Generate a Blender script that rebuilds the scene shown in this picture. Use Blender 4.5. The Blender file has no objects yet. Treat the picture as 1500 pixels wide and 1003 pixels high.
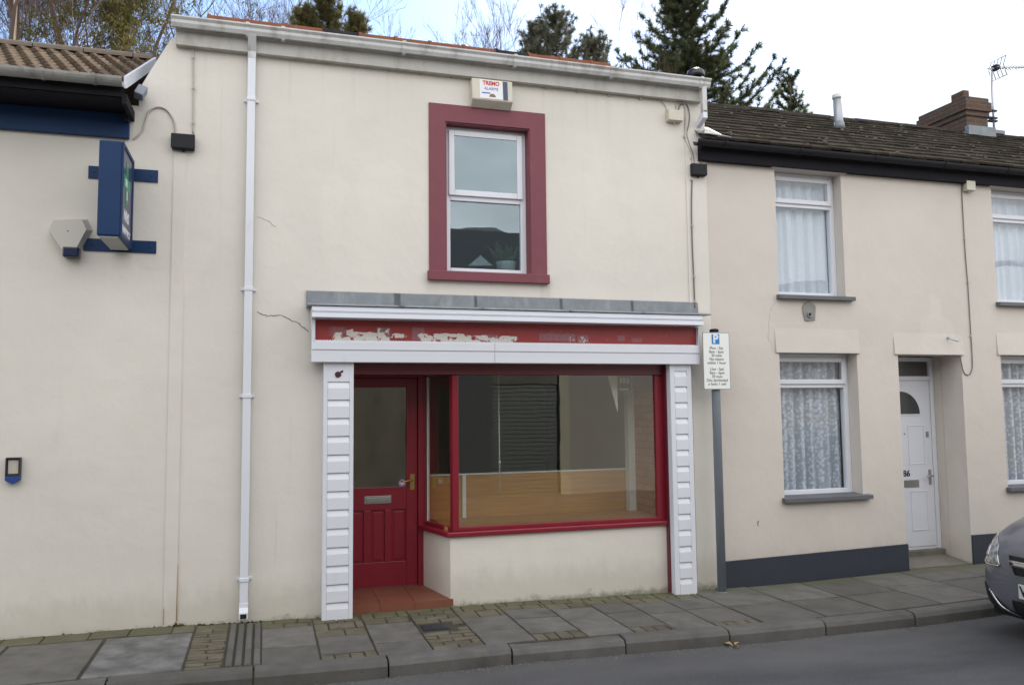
import bpy, bmesh, math, random
from mathutils import Vector, Matrix
from mathutils.bvhtree import BVHTree
R = math.radians
scn = bpy.context.scene
COL = scn.collection
rnd = random.Random(11)

# ------------------------------------------------------------------ survey
CAM = Vector((0.0, -7.4, 1.755))
MR = Vector((0.957252, -0.289053, -0.010782)); MU = Vector((-0.012940, -0.080030, 0.996708)); MF = Vector((0.288964, 0.953962, 0.080350))
def at(px, py, y=0.0):
    """measured photo point -> real place on the upright plane at depth y"""
    d = MR*((px-750)/1200.0) - MU*((py-501.5)/1200.0) + MF
    p = CAM + d*((y-CAM.y)/d.y)
    return Vector((round(p.x, 3), y, round(p.z, 3)))
def X(px, py, y=0.0): return at(px, py, y).x
def Z(px, py, y=0.0): return at(px, py, y).z
GX = [(-40, .02), (-3, .02), (-.75, .02), (.5, -.015), (2, -.012), (4, -.05), (5.5, -.05), (7.5, -.01), (12, .0), (80, 0.)]
def gz(x):
    for (a, b), (c, d) in zip(GX, GX[1:]):
        if x <= c: return b + (d-b)*max(0, (x-a))/(c-a)
    return 0.

# ------------------------------------------------------------------ node materials
MATS = {}
def nm(name):
    m = bpy.data.materials.new(name); m.use_nodes = True
    nt = m.node_tree; nt.nodes.clear()
    out = nt.nodes.new('ShaderNodeOutputMaterial')
    b = nt.nodes.new('ShaderNodeBsdfPrincipled')
    nt.links.new(b.outputs[0], out.inputs[0])
    MATS[name] = m
    return m, nt, b, out
def N(nt, t, **k):
    n = nt.nodes.new(t)
    for a, v in k.items():
        if a in n.inputs.keys() if hasattr(n.inputs, 'keys') else False: n.inputs[a].default_value = v
        else: setattr(n, a, v)
    return n
def noise(nt, vec, scale, detail=4, rough=.55, dist=0):
    n = nt.nodes.new('ShaderNodeTexNoise'); n.inputs['Scale'].default_value = scale
    n.inputs['Detail'].default_value = detail; n.inputs['Roughness'].default_value = rough; n.inputs['Distortion'].default_value = dist
    if vec is not None: nt.links.new(vec, n.inputs['Vector'])
    return n.outputs['Fac']
def ramp(nt, fac, stops):
    n = nt.nodes.new('ShaderNodeValToRGB')
    el = n.color_ramp.elements
    while len(el) < len(stops): el.new(.5)
    for e, (p, c) in zip(el, stops):
        e.position = p; e.color = c if len(c) == 4 else (*c, 1)
    nt.links.new(fac, n.inputs[0]); return n.outputs[0]
def g(v): return (v, v, v, 1)
def mix(nt, f, a, b, mode='MIX'):
    n = nt.nodes.new('ShaderNodeMix'); n.data_type = 'RGBA'; n.blend_type = mode
    for sock, v in ((n.inputs[0], f), (n.inputs[6], a), (n.inputs[7], b)):
        if hasattr(v, 'is_output'): nt.links.new(v, sock)
        elif isinstance(v, (int, float)): sock.default_value = v
        else: sock.default_value = (*v[:3], 1)
    return n.outputs[2]
def mth(nt, op, a, b=None, clamp=False):
    n = nt.nodes.new('ShaderNodeMath'); n.operation = op; n.use_clamp = clamp
    for s, v in ((n.inputs[0], a), (n.inputs[1], b)):
        if v is None: continue
        if hasattr(v, 'is_output'): nt.links.new(v, s)
        else: s.default_value = v
    return n.outputs[0]
def pos(nt): return nt.nodes.new('ShaderNodeNewGeometry').outputs['Position']
def ocoord(nt): return nt.nodes.new('ShaderNodeTexCoord').outputs['Object']
def mapv(nt, v, scale):
    n = nt.nodes.new('ShaderNodeMapping'); n.inputs['Scale'].default_value = scale
    nt.links.new(v, n.inputs['Vector']); return n.outputs[0]
def sep(nt, v):
    n = nt.nodes.new('ShaderNodeSeparateXYZ'); nt.links.new(v, n.inputs[0]); return n.outputs
def bump(nt, b, h, strength, dist=.01):
    n = nt.nodes.new('ShaderNodeBump'); n.inputs['Strength'].default_value = strength; n.inputs['Distance'].default_value = dist
    nt.links.new(h, n.inputs['Height']); nt.links.new(n.outputs[0], b.inputs['Normal'])
def mrange(nt, v, a, b, c=0., d=1., smooth=True):
    n = nt.nodes.new('ShaderNodeMapRange'); n.interpolation_type = 'SMOOTHSTEP' if smooth else 'LINEAR'
    for i, k in enumerate((a, b, c, d)): n.inputs[i+1].default_value = k
    nt.links.new(v, n.inputs[0]); return n.outputs[0]

def plain(name, col, rough=.5, var=.12, scale=8, bmp=0., metal=0., bscale=60, spec=.5, grime=None, gcol=(.1, .09, .07)):
    m, nt, b, o = nm(name)
    p = pos(nt)
    f = noise(nt, p, scale, 5)
    c = mix(nt, f, tuple(x*(1-var) for x in col), tuple(x*(1+var) for x in col))
    if grime:
        k = noise(nt, mapv(nt, p, (1, 1, .35)), grime[0], 6, .65)
        k = mrange(nt, k, grime[1], grime[2], 0, grime[3])
        c = mix(nt, k, c, gcol)
    nt.links.new(c, b.inputs['Base Color'])
    b.inputs['Roughness'].default_value = rough; b.inputs['Metallic'].default_value = metal
    b.inputs['Specular IOR Level'].default_value = spec
    if bmp: bump(nt, b, noise(nt, p, bscale, 6, .6), bmp)
    return m

def render_wall(name, col, dark, foot=True):
    m, nt, b, o = nm(name)
    p = pos(nt); s = sep(nt, p)
    big = noise(nt, p, .7, 4); mid = noise(nt, mapv(nt, p, (1.6, 1, .5)), 2.2, 6, .6); fine = noise(nt, p, 28, 5)
    c = mix(nt, mrange(nt, big, .3, .7), tuple(x*.955 for x in col), tuple(x*1.035 for x in col))
    c = mix(nt, mrange(nt, mid, .58, .85, 0, .24), c, dark)
    c = mix(nt, mrange(nt, fine, .62, .8, 0, .18), c, dark)
    # rain streaks
    st = noise(nt, mapv(nt, p, (9, 1, .25)), 1.6, 5, .6)
    c = mix(nt, mrange(nt, st, .60, .82, 0, .16), c, tuple(x*.6 for x in dark))
    if foot:   # splash dirt and algae along the foot of the wall
        edge = mth(nt, 'ADD', s[2], mth(nt, 'MULTIPLY', noise(nt, mapv(nt, p, (5, 1, 2)), 1.7, 6, .65), -.42))
        c = mix(nt, mrange(nt, edge, -.10, .16, .26, 0), c, (.33, .30, .22))
        edge2 = mth(nt, 'ADD', s[2], mth(nt, 'MULTIPLY', noise(nt, mapv(nt, p, (4, 1, 5)), 1.9, 7, .75), -.26))
        c = mix(nt, mrange(nt, edge2, -.18, -.10, .6, 0), c, (.10, .105, .05))
        sp = noise(nt, mapv(nt, p, (3, 3, 1.5)), 7, 4, .7)
        low = mrange(nt, s[2], .1, .9, 1, 0)
        c = mix(nt, mth(nt, 'MULTIPLY', mrange(nt, sp, .70, .76, 0, .35), low), c, (.2, .17, .13))
    # run-off streaks below the gutter and the shop sill line
    k = noise(nt, mapv(nt, p, (16, 1, .12)), 1.1, 4, .6)
    top = mth(nt, 'MULTIPLY', mrange(nt, k, .54, .74, 0, .14), mrange(nt, s[2], 4.2, 4.95))
    c = mix(nt, top, c, (.33, .30, .25))
    sx = mth(nt, 'ADD', mrange(nt, mth(nt, 'ABSOLUTE', mth(nt, 'SUBTRACT', s[0], 1.47)), .0, .10, 1, 0), mrange(nt, mth(nt, 'ABSOLUTE', mth(nt, 'SUBTRACT', s[0], 2.58)), .0, .09, 1, 0), True)
    sx = mth(nt, 'MULTIPLY', sx, mth(nt, 'MULTIPLY', mrange(nt, s[2], 2.70, 2.93), mrange(nt, s[2], 2.95, 2.97, 1, 0)))
    c = mix(nt, mth(nt, 'MULTIPLY', sx, mrange(nt, st, .35, .7, .1, .5)), c, (.36, .32, .27))
    blot = noise(nt, mapv(nt, p, (1, 1, .6)), 1.15, 3, .5)
    c = mix(nt, mrange(nt, blot, .60, .63, 0, .10), c, (.86, .82, .74))
    c = mix(nt, mrange(nt, noise(nt, p, 70, 3, .6), .70, .74, 0, .22), c, (.25, .22, .18))
    nt.links.new(c, b.inputs['Base Color']); b.inputs['Roughness'].default_value = .78; b.inputs['Specular IOR Level'].default_value = .3
    h = mth(nt, 'ADD', mth(nt, 'MULTIPLY', noise(nt, p, 3.5, 3), 1.5), mth(nt, 'MULTIPLY', noise(nt, p, 90, 4), .12))
    bump(nt, b, h, .35, .02)
    return m

WALL_A = render_wall('cream render', (.688, .652, .594), (.51, .475, .42))
WALL_B = render_wall('stone coloured render', (.61, .560, .508), (.475, .425, .375))
DSTEP = plain('trodden concrete', (.165, .152, .13), .85, .25, 6, .3, grime=(7, .5, .75, .5), gcol=(.09, .085, .06))
PVC = plain('white upvc', (.70, .72, .78), .32, .03, 6, grime=(5, .58, .8, .25), gcol=(.38, .36, .33))
PVC_OLD = plain('weathered upvc', (.60, .605, .605), .42, .06, 5, grime=(7, .45, .72, .6), gcol=(.24, .22, .19))
RED = plain('red gloss paint', (.215, .012, .026), .28, .12, 9, .05, bscale=20)
REDDARK = plain('dark red paint', (.115, .012, .020), .34, .15, 9, .05, bscale=20)
BURG = plain('burgundy masonry paint', (.185, .046, .062), .6, .1, 7, .15, grime=(6, .55, .8, .25), gcol=(.25, .14, .14))
LEAD = plain('lead flashing', (.205, .225, .25), .55, .3, 12, .4, bscale=14, grime=(9, .5, .72, .5), gcol=(.34, .36, .37))
NAVY = plain('navy blue paint', (.008, .034, .105), .5, .12, 5, .05, spec=.25)
BLACK = plain('black plastic', (.015, .016, .020), .55, .2, 8, spec=.25)
SOFFIT = plain('black boards with eave shade', (.016, .015, .020), .75, .3, 12, spec=.15)  # near-black carries the shade under the left eaves as well as black paint
PLINTH = plain('dark slate masonry paint', (.030, .036, .050), .6, .18, 6, .2, grime=(8, .58, .8, .4), gcol=(.09, .095, .1))
SILL = plain('grey painted stone', (.115, .118, .130), .6, .15, 9, .2)
POLE = plain('grey painted steel', (.20, .225, .26), .42, .1, 6, grime=(14, .55, .75, .3), gcol=(.10, .10, .11))
STEEL = plain('brushed steel', (.45, .45, .46), .35, .1, 8, metal=.9)
BRASS = plain('brass', (.45, .33, .12), .3, .1, 8, metal=.9)
CABLE = plain('painted cable', (.46, .43, .38), .6, .1, 8)
GREYC = plain('grey cable', (.16, .155, .15), .6, .1, 8)
BOXCREAM = plain('cream plastic', (.58, .55, .46), .5, .06, 6, grime=(12, .5, .75, .3), gcol=(.3, .28, .2))
GREYB = plain('grey plastic', (.22, .25, .30), .5, .1, 6)
TILEFLOOR = None
WOOD = None
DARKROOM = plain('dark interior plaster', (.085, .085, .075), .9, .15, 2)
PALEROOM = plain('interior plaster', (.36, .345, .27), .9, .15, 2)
def wood():
    m, nt, b, o = nm('pale veneer board')
    p = pos(nt)
    f = noise(nt, mapv(nt, p, (.7, 6, 14)), 3, 5, .6, .6)
    nt.links.new(ramp(nt, f, [(.25, (.38, .195, .068)), (.6, (.48, .265, .098)), (.9, (.54, .32, .13))]), b.inputs['Base Color'])
    b.inputs['Roughness'].default_value = .45
    return m
WOOD = wood()
def quarry():
    m, nt, b, o = nm('terracotta tile')
    p = pos(nt)
    f = noise(nt, p, 6, 5)
    c = mix(nt, f, (.155, .052, .030), (.23, .085, .050))
    c = mix(nt, mrange(nt, noise(nt, p, 13, 5, .7), .55, .75, 0, .45), c, (.10, .06, .045))
    nt.links.new(c, b.inputs['Base Color']); b.inputs['Roughness'].default_value = .5
    return m
QUARRY = quarry()
def asphalt():
    m, nt, b, o = nm('asphalt')
    p = pos(nt)
    big = noise(nt, mapv(nt, p, (.5, 1.2, 1)), 1.1, 5, .6); fine = noise(nt, p, 160, 3, .7); chip = noise(nt, p, 60, 2)
    c = mix(nt, mrange(nt, big, .3, .7), (.046, .046, .051), (.098, .097, .100))
    c = mix(nt, mrange(nt, fine, .5, .72, 0, .75), c, (.19, .19, .195))
    c = mix(nt, mrange(nt, chip, .72, .76, 0, .7), c, (.24, .235, .22))
    s = sep(nt, p)
    c = mix(nt, mth(nt, 'MULTIPLY', mrange(nt, s[1], -2.15, -1.45, 0, .5), noise(nt, p, 4, 5)), c, (.15, .145, .135))
    nt.links.new(c, b.inputs['Base Color']); b.inputs['Roughness'].default_value = .8
    bump(nt, b, mth(nt, 'ADD', fine, mth(nt, 'MULTIPLY', big, .8)), .5, .006)
    return m
ASPHALT = asphalt()
def slabmat(name, a, bcol, moss=.25):
    m, nt, b, o = nm(name)
    p = pos(nt)
    oi = nt.nodes.new('ShaderNodeNewGeometry').outputs['Random Per Island']
    f = noise(nt, p, 5, 6, .6)
    c = mix(nt, mrange(nt, f, .3, .7), a, bcol)
    c = mix(nt, mth(nt, 'MULTIPLY', oi, .65), c, tuple(x*.58 for x in (a[0], a[1]*.97, a[2]*.92)))
    c = mix(nt, mrange(nt, noise(nt, p, 120, 3, .7), .56, .74, 0, .45), c, tuple(x*1.5 for x in bcol))
    c = mix(nt, mrange(nt, noise(nt, p, 2.3, 6, .65), .48, .72, 0, .55), c, tuple(x*.5 for x in a))
    c = mix(nt, mrange(nt, noise(nt, p, 30, 3, .6), .70, .72, 0, .6), c, (.06, .058, .052))
    s = sep(nt, p)
    k = mth(nt, 'ADD', s[1], mth(nt, 'MULTIPLY', noise(nt, p, 6, 6, .7), .55))
    c = mix(nt, mrange(nt, k, -.12, .38, 0, .8), c, (.095, .10, .042))
    c = mix(nt, mrange(nt, noise(nt, p, 9, 6, .7), .56, .74, 0, moss), c, (.085, .09, .045))
    nt.links.new(c, b.inputs['Base Color']); b.inputs['Roughness'].default_value = .82
    bump(nt, b, mth(nt, 'ADD', noise(nt, p, 140, 3), mth(nt, 'MULTIPLY', noise(nt, p, 12, 5), 1.4)), .45, .006)
    return m
SLAB = slabmat('concrete paving', (.122, .115, .104), (.180, .171, .153), .45)
SETT = slabmat('mossy block paving', (.125, .105, .075), (.17, .155, .105), .75)
BED = slabmat('mossy joint sand', (.055, .05, .04), (.085, .08, .05), .8)
KERB = slabmat('kerb concrete', (.105, .10, .093), (.150, .144, .134), .25)
WETSLAB = slabmat('patched concrete', (.10, .10, .098), (.24, .237, .23), .1)

def glass(name, tint=(.86, .9, .88), gain=1.6, base=.03, rough=0.0, rc=(.93, .97, .97)):
    m = bpy.data.materials.new(name); m.use_nodes = True; nt = m.node_tree; nt.nodes.clear()
    out = nt.nodes.new('ShaderNodeOutputMaterial'); t = nt.nodes.new('ShaderNodeBsdfTransparent'); t.inputs[0].default_value = (*tint, 1)
    gl = nt.nodes.new('ShaderNodeBsdfGlossy'); gl.inputs['Roughness'].default_value = rough; gl.inputs[0].default_value = (*rc, 1)
    fr = nt.nodes.new('ShaderNodeFresnel'); fr.inputs[0].default_value = 1.5
    wob = noise(nt, pos(nt), 1.7, 2); bn = nt.nodes.new('ShaderNodeBump'); bn.inputs['Strength'].default_value = .014; bn.inputs['Distance'].default_value = .05
    nt.links.new(wob, bn.inputs['Height']); nt.links.new(bn.outputs[0], gl.inputs['Normal'])
    f = mth(nt, 'ADD', mth(nt, 'MULTIPLY', fr.outputs[0], gain), base, True)
    f = mth(nt, 'MULTIPLY', f, mth(nt, 'SUBTRACT', 1., nt.nodes.new('ShaderNodeNewGeometry').outputs['Backfacing']))
    mx = nt.nodes.new('ShaderNodeMixShader'); nt.links.new(f, mx.inputs[0]); nt.links.new(t.outputs[0], mx.inputs[1]); nt.links.new(gl.outputs[0], mx.inputs[2])
    nt.links.new(mx.outputs[0], out.inputs[0]); MATS[name] = m; return m
GLASS_SHOP = glass('shop window glass', (.90, .91, .87), 2.2, .03)
GLASS_UP = glass('double glazing', (.72, .80, .82), 2.0, .12, rc=(.78, .93, 1.))
GLASS_H = glass('house glazing', (.95, .97, .98), 1.5, .01)
def lace():
    m = bpy.data.materials.new('net lace'); m.use_nodes = True; nt = m.node_tree; nt.nodes.clear()
    out = nt.nodes.new('ShaderNodeOutputMaterial'); t = nt.nodes.new('ShaderNodeBsdfTransparent')
    d = nt.nodes.new('ShaderNodeBsdfDiffuse'); d.inputs[0].default_value = (.82, .85, .92, 1)
    tr = nt.nodes.new('ShaderNodeBsdfTranslucent'); tr.inputs[0].default_value = (.8, .83, .9, 1)
    a = nt.nodes.new('ShaderNodeMixShader'); a.inputs[0].default_value = .2; nt.links.new(d.outputs[0], a.inputs[1]); nt.links.new(tr.outputs[0], a.inputs[2])
    p = pos(nt); v = nt.nodes.new('ShaderNodeTexVoronoi'); v.inputs['Scale'].default_value = 24; nt.links.new(p, v.inputs['Vector'])
    v.inputs['Randomness'].default_value = .75
    sx = sep(nt, p); band = mth(nt, 'SINE', mth(nt, 'MULTIPLY', sx[0], 58.))
    f = mth(nt, 'ADD', v.outputs['Distance'], mth(nt, 'MULTIPLY', band, .16))
    f = mth(nt, 'ADD', f, mth(nt, 'MULTIPLY', noise(nt, p, 40, 3), .35))
    f = mrange(nt, f, .40, .85, .97, .62)
    mx = nt.nodes.new('ShaderNodeMixShader'); nt.links.new(f, mx.inputs[0]); nt.links.new(t.outputs[0], mx.inputs[1]); nt.links.new(a.outputs[0], mx.inputs[2])
    nt.links.new(mx.outputs[0], out.inputs[0]); MATS['lace'] = m; return m
LACE = lace()
def net_plain():
    m = LACE.copy(); m.name = 'plain net'
    for n in m.node_tree.nodes:
        if n.type == 'MAP_RANGE': n.inputs[3].default_value = .985; n.inputs[4].default_value = .95
    return m
NET = net_plain()
def rooftile(name, cols, moss, mosscol, rough=.85, gap=None):
    m, nt, b, o = nm(name)
    p = pos(nt); isl = nt.nodes.new('ShaderNodeNewGeometry').outputs['Random Per Island']
    f = noise(nt, p, 9, 6, .65)
    c = mix(nt, mrange(nt, f, .3, .7), cols[0], cols[1])
    c = mix(nt, mth(nt, 'MULTIPLY', isl, .6), c, cols[2])
    c = mix(nt, mrange(nt, noise(nt, p, 16, 6, .75), .5, .68, 0, moss), c, mosscol)
    c = mix(nt, mrange(nt, noise(nt, p, 45, 3, .7), .64, .74, 0, moss*.5), c, (.17, .155, .12))
    nt.links.new(c, b.inputs['Base Color']); b.inputs['Roughness'].default_value = rough; b.inputs['Specular IOR Level'].default_value = 0.
    bump(nt, b, noise(nt, p, 40, 5, .7), .6, .012)
    return m
TILE_L = rooftile('concrete pantiles', ((.135, .102, .077), (.195, .153, .110), (.085, .064, .054)), .45, (.095, .078, .055))
TILE_R = rooftile('weathered slates', ((.046, .040, .035), (.076, .066, .055), (.030, .027, .025)), .6, (.080, .068, .036), .95)
TERRA = rooftile('terracotta ridge', ((.22, .085, .05), (.29, .12, .07), (.16, .07, .05)), .6, (.12, .085, .06))
BLUETILE = rooftile('black clay ridge', ((.03, .03, .036), (.045, .045, .05), (.03, .03, .03)), .2, (.08, .08, .06))
MOSS = plain('moss', (.062, .068, .024), .95, .5, 20, .8, bscale=40)
def brick():
    m, nt, b, o = nm('weathered brick')
    p = ocoord(nt)
    s = sep(nt, p); cb = nt.nodes.new('ShaderNodeCombineXYZ')
    nt.links.new(mth(nt, 'ADD', s[0], s[1]), cb.inputs[0]); nt.links.new(s[2], cb.inputs[1])
    t = nt.nodes.new('ShaderNodeTexBrick'); t.inputs['Scale'].default_value = 1
    t.inputs['Brick Width'].default_value = .22; t.inputs['Row Height'].default_value = .073; t.inputs['Mortar Size'].default_value = .008
    t.inputs['Color1'].default_value = (.13, .060, .038, 1); t.inputs['Color2'].default_value = (.085, .048, .036, 1); t.inputs['Mortar'].default_value = (.12, .11, .095, 1)
    nt.links.new(cb.outputs[0], t.inputs['Vector'])
    c = mix(nt, mrange(nt, noise(nt, p, 6, 6, .7), .42, .7, 0, .75), t.outputs['Color'], (.07, .06, .042))
    nt.links.new(c, b.inputs['Base Color']); b.inputs['Roughness'].default_value = .9
    bump(nt, b, mth(nt, 'SUBTRACT', 1., t.outputs['Fac']), .6, .01)
    return m
BRICK = brick()
def brick_in():
    m = BRICK.copy(); m.name = 'orange brown brick'
    for n in m.node_tree.nodes:
        if n.type == 'TEX_BRICK': n.inputs['Color1'].default_value = (.42, .19, .09, 1); n.inputs['Color2'].default_value = (.33, .14, .07, 1); n.inputs['Mortar'].default_value = (.22, .15, .10, 1)
        if n.type == 'MAP_RANGE': n.inputs[4].default_value = .15
    return m
BRICK_IN = brick_in()
def signred():
    m, nt, b, o = nm('peeling red signboard paint')
    p = pos(nt); s = sep(nt, p)
    c = mix(nt, noise(nt, p, 6, 5), (.245, .020, .022), (.315, .034, .034))
    zb = Z(740, 503, -.14)
    def win(x0, x1, h0, h1, soft=.035):
        a = mth(nt, 'MULTIPLY', mrange(nt, s[0], x0-soft, x0+soft), mrange(nt, s[0], x1-soft, x1+soft, 1, 0))
        q = mth(nt, 'MULTIPLY', mrange(nt, s[2], zb+h0-.008, zb+h0+.008), mrange(nt, s[2], zb+h1-.012, zb+h1+.012, 1, 0))
        return mth(nt, 'MULTIPLY', a, q)
    xs = lambda px: X(px, 490, -.14)
    def add(a, b_): return mth(nt, 'MAXIMUM', a, b_)
    ghost = win(xs(484), xs(506), .045, .125)
    for a, bb, h0, h1 in ((552, 572, .02, .13), (604, 622, .02, .135), (672, 690, 0, .075), (705, 730, 0, .08), (790, 842, .03, .10), (846, 862, .02, .09), (905, 915, .04, .09), (925, 940, .03, .07)):
        ghost = add(ghost, win(xs(a), xs(bb), h0, h1, .008))
    gm = mth(nt, 'MULTIPLY', ghost, mrange(nt, noise(nt, p, 35, 4, .7), .3, .6, .3, .85))
    c = mix(nt, gm, c, (.25, .125, .15))
    pe = win(xs(487), xs(556), -.02, .085)
    pe = add(pe, win(xs(503), xs(517), 0, .11, .008)); pe = add(pe, win(xs(553), xs(571), .0, .125, .008))
    pe = add(pe, win(xs(570), xs(600), .035, .08)); pe = add(pe, win(xs(612), xs(682), -.02, .085)); pe = add(pe, win(xs(680), xs(758), -.02, .075))
    n1 = noise(nt, mapv(nt, p, (1, 1, 1.2)), 13, 7, .66, .5)
    pk = mrange(nt, mth(nt, 'SUBTRACT', n1, mth(nt, 'MULTIPLY', mth(nt, 'SUBTRACT', 1., pe), .28)), .435, .455)
    pe2 = mth(nt, 'MULTIPLY', win(xs(835), xs(862), .02, .10), mrange(nt, noise(nt, p, 40, 5, .7), .56, .58))
    pk = add(pk, pe2)
    spot = mth(nt, 'MULTIPLY', win(xs(800), xs(1012), .02, .14), mrange(nt, noise(nt, p, 55, 2), .735, .75))
    pk = add(pk, spot)
    pc = mix(nt, noise(nt, p, 50, 4, .7), (.46, .43, .39), (.76, .75, .71))
    c = mix(nt, pk, c, pc)
    nt.links.new(c, b.inputs['Base Color']); b.inputs['Roughness'].default_value = .42
    bump(nt, b, pk, -.4, .004)
    return m
SIGNRED = signred()
BARK = plain('grey brown bark', (.115, .088, .070), .9, .35, 6, .5, bscale=18)
TWIG = plain('mauve twigs', (.135, .092, .078), .9, .3, 2)
SUNBARK = plain('sunlit pale bark', (.52, .44, .34), .8, .2, 4)  # sunlight on the slim trunk is put into the bark colour
def leafmat(name, a, bcol, c3):
    m, nt, b, o = nm(name)
    p = pos(nt)
    f = noise(nt, p, 1.6, 5, .6)
    isl = nt.nodes.new('ShaderNodeNewGeometry').outputs['Random Per Island']
    c = mix(nt, mrange(nt, f, .32, .68), a, bcol); c = mix(nt, mth(nt, 'MULTIPLY', isl, .55), c, c3)
    nt.links.new(c, b.inputs['Base Color']); b.inputs['Roughness'].default_value = .7; b.inputs['Specular IOR Level'].default_value = .25
    tr = nt.nodes.new('ShaderNodeBsdfTranslucent'); nt.links.new(c, tr.inputs[0])
    mx = nt.nodes.new('ShaderNodeMixShader'); mx.inputs[0].default_value = .45
    nt.links.new(b.outputs[0], mx.inputs[1]); nt.links.new(tr.outputs[0], mx.inputs[2]); nt.links.new(mx.outputs[0], o.inputs[0])
    return m
SPRUCE = leafmat('spruce needles', (.055, .075, .042), (.10, .125, .055), (.13, .125, .055))
PINE = leafmat('pine needles', (.14, .15, .07), (.21, .20, .09), (.25, .19, .09))
FAROFF = leafmat('grey green needles', (.13, .145, .105), (.19, .195, .135), (.22, .195, .13))
IVY = leafmat('larch and ivy leaves', (.075, .10, .025), (.17, .165, .045), (.23, .15, .05))
DRY = leafmat('dry bracken stems', (.16, .11, .06), (.22, .15, .08), (.12, .095, .06))
GRASS = leafmat('rough hill grass', (.07, .075, .03), (.12, .105, .05), (.1, .09, .04))

# ------------------------------------------------------------------ mesh builder
class MB:
    def __init__(s): s.v = []; s.f = []; s.m = []; s.sm = []
    def face(s, idx, m=0, sm=False): s.f.append(tuple(idx)); s.m.append(m); s.sm.append(sm)
    def pt(s, p): s.v.append(tuple(p)); return len(s.v)-1
    def quad(s, a, b, c, d, m=0, sm=False): s.face([s.pt(p) for p in (a, b, c, d)], m, sm)
    def poly(s, pts, m=0): s.face([s.pt(p) for p in pts], m)
    def box(s, x0, x1, y0, y1, z0, z1, m=0, rot=None, piv=None):
        P = [(x, y, z) for z in (z0, z1) for (x, y) in ((x0, y0), (x1, y0), (x1, y1), (x0, y1))]
        if rot:
            piv = Vector(piv or ((x0+x1)/2, (y0+y1)/2, (z0+z1)/2)); P = [rot @ (Vector(p)-piv)+piv for p in P]
        i = [s.pt(p) for p in P]
        for q in ((0, 3, 2, 1), (4, 5, 6, 7), (0, 1, 5, 4), (1, 2, 6, 5), (2, 3, 7, 6), (3, 0, 4, 7)): s.face([i[k] for k in q], m)
        return s
    def prism(s, pts, vec, m=0, cap=True, sm=False):
        """closed polygon swept along vec"""
        vec = Vector(vec); a = [s.pt(p) for p in pts]; b = [s.pt(Vector(p)+vec) for p in pts]; n = len(pts)
        nrm = Vector((0, 0, 0))
        for i in range(n): nrm += Vector(pts[i]).cross(Vector(pts[(i+1) % n]))
        flip = nrm.dot(vec) > 0
        if cap: s.face(a[::-1] if flip else a, m); s.face(b if flip else b[::-1], m)
        for i in range(n):
            j = (i+1) % n; q = [a[i], a[j], b[j], b[i]]
            s.face(q if flip else q[::-1], m, sm)
        return s
    def tube(s, pts, r, n=8, m=0, caps=True, sm=True):
        pts = [Vector(p) for p in pts]; rs = r if isinstance(r, (list, tuple)) else [r]*len(pts)
        rings = []; up = None
        for i, p in enumerate(pts):
            t = (pts[min(i+1, len(pts)-1)]-pts[max(i-1, 0)])
            if t.length < 1e-9: t = Vector((0, 0, 1))
            t.normalize()
            if up is None: up = t.orthogonal().normalized()
            up = (up - t*up.dot(t));
            if up.length < 1e-6: up = t.orthogonal()
            up.normalize(); w = t.cross(up)
            rings.append([s.pt(p+(up*math.cos(2*math.pi*k/n)+w*math.sin(2*math.pi*k/n))*rs[i]) for k in range(n)])
        for a, b in zip(rings, rings[1:]):
            for k in range(n):
                l = (k+1) % n; s.face((a[k], a[l], b[l], b[k]), m, sm)
        if caps: s.face(rings[0][::-1], m); s.face(rings[-1], m)
        return s
    def lathe(s, c, prof, n=24, m=0, axis='Z', sm=True):
        c = Vector(c); rings = []
        for r, h in prof:
            ring = []
            for k in range(n):
                a = 2*math.pi*k/n; u, w = r*math.cos(a), r*math.sin(a)
                d = (u, w, h) if axis == 'Z' else ((u, h, w) if axis == 'Y' else (h, u, w))
                ring.append(s.pt(c+Vector(d)))
            rings.append(ring)
        fl = axis == 'Y'
        for a, b in zip(rings, rings[1:]):
            for k in range(n):
                l = (k+1) % n; q = (a[k], a[l], b[l], b[k]); s.face(q[::-1] if fl else q, m, sm)
        s.face(rings[0] if fl else rings[0][::-1], m); s.face(rings[-1][::-1] if fl else rings[-1], m)
        return s
    def merge(s, o):
        k = len(s.v); s.v += o.v; s.f += [tuple(i+k for i in f) for f in o.f]; s.m += o.m; s.sm += o.sm; return s
    def ground(s):
        s.v = [(x, y, z+gz(x)) for x, y, z in s.v]; return s

def obj(name, mb, mats, parent=None, loc=None, bev=0., seg=2):
    me = bpy.data.meshes.new(name); me.from_pydata(mb.v, [], mb.f)
    if not isinstance(mats, (list, tuple)): mats = [mats]
    for m in mats: me.materials.append(m)
    me.polygons.foreach_set('material_index', mb.m); me.polygons.foreach_set('use_smooth', mb.sm)
    o = bpy.data.objects.new(name, me); COL.objects.link(o)
    if parent is not None:
        r = parent
        while r.parent: r = r.parent
        off = r.location.copy(); o.parent = parent
        me.transform(Matrix.Translation(-off))
    elif loc is not None:
        me.transform(Matrix.Translation(-Vector(loc))); o.location = loc
    me.update()
    if bev:
        b = o.modifiers.new('bevel', 'BEVEL'); b.width = bev; b.segments = seg; b.limit_method = 'ANGLE'; b.angle_limit = R(40)
    return o
def tag(o, label=None, cat=None, group=None, kind=None):
    if label: o['label'] = label
    if cat: o['category'] = cat
    if group: o['group'] = group
    if kind: o['kind'] = kind
    return o
def thing(name, label, cat, loc=(0, 0, 0), group=None):
    o = bpy.data.objects.new(name, None); COL.objects.link(o); o.location = loc; o.empty_display_size = .2
    return tag(o, label, cat, group)
def struct(name, mb, mats, **k):
    o = obj(name, mb, mats, **k); o['kind'] = 'structure'; return o
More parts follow.
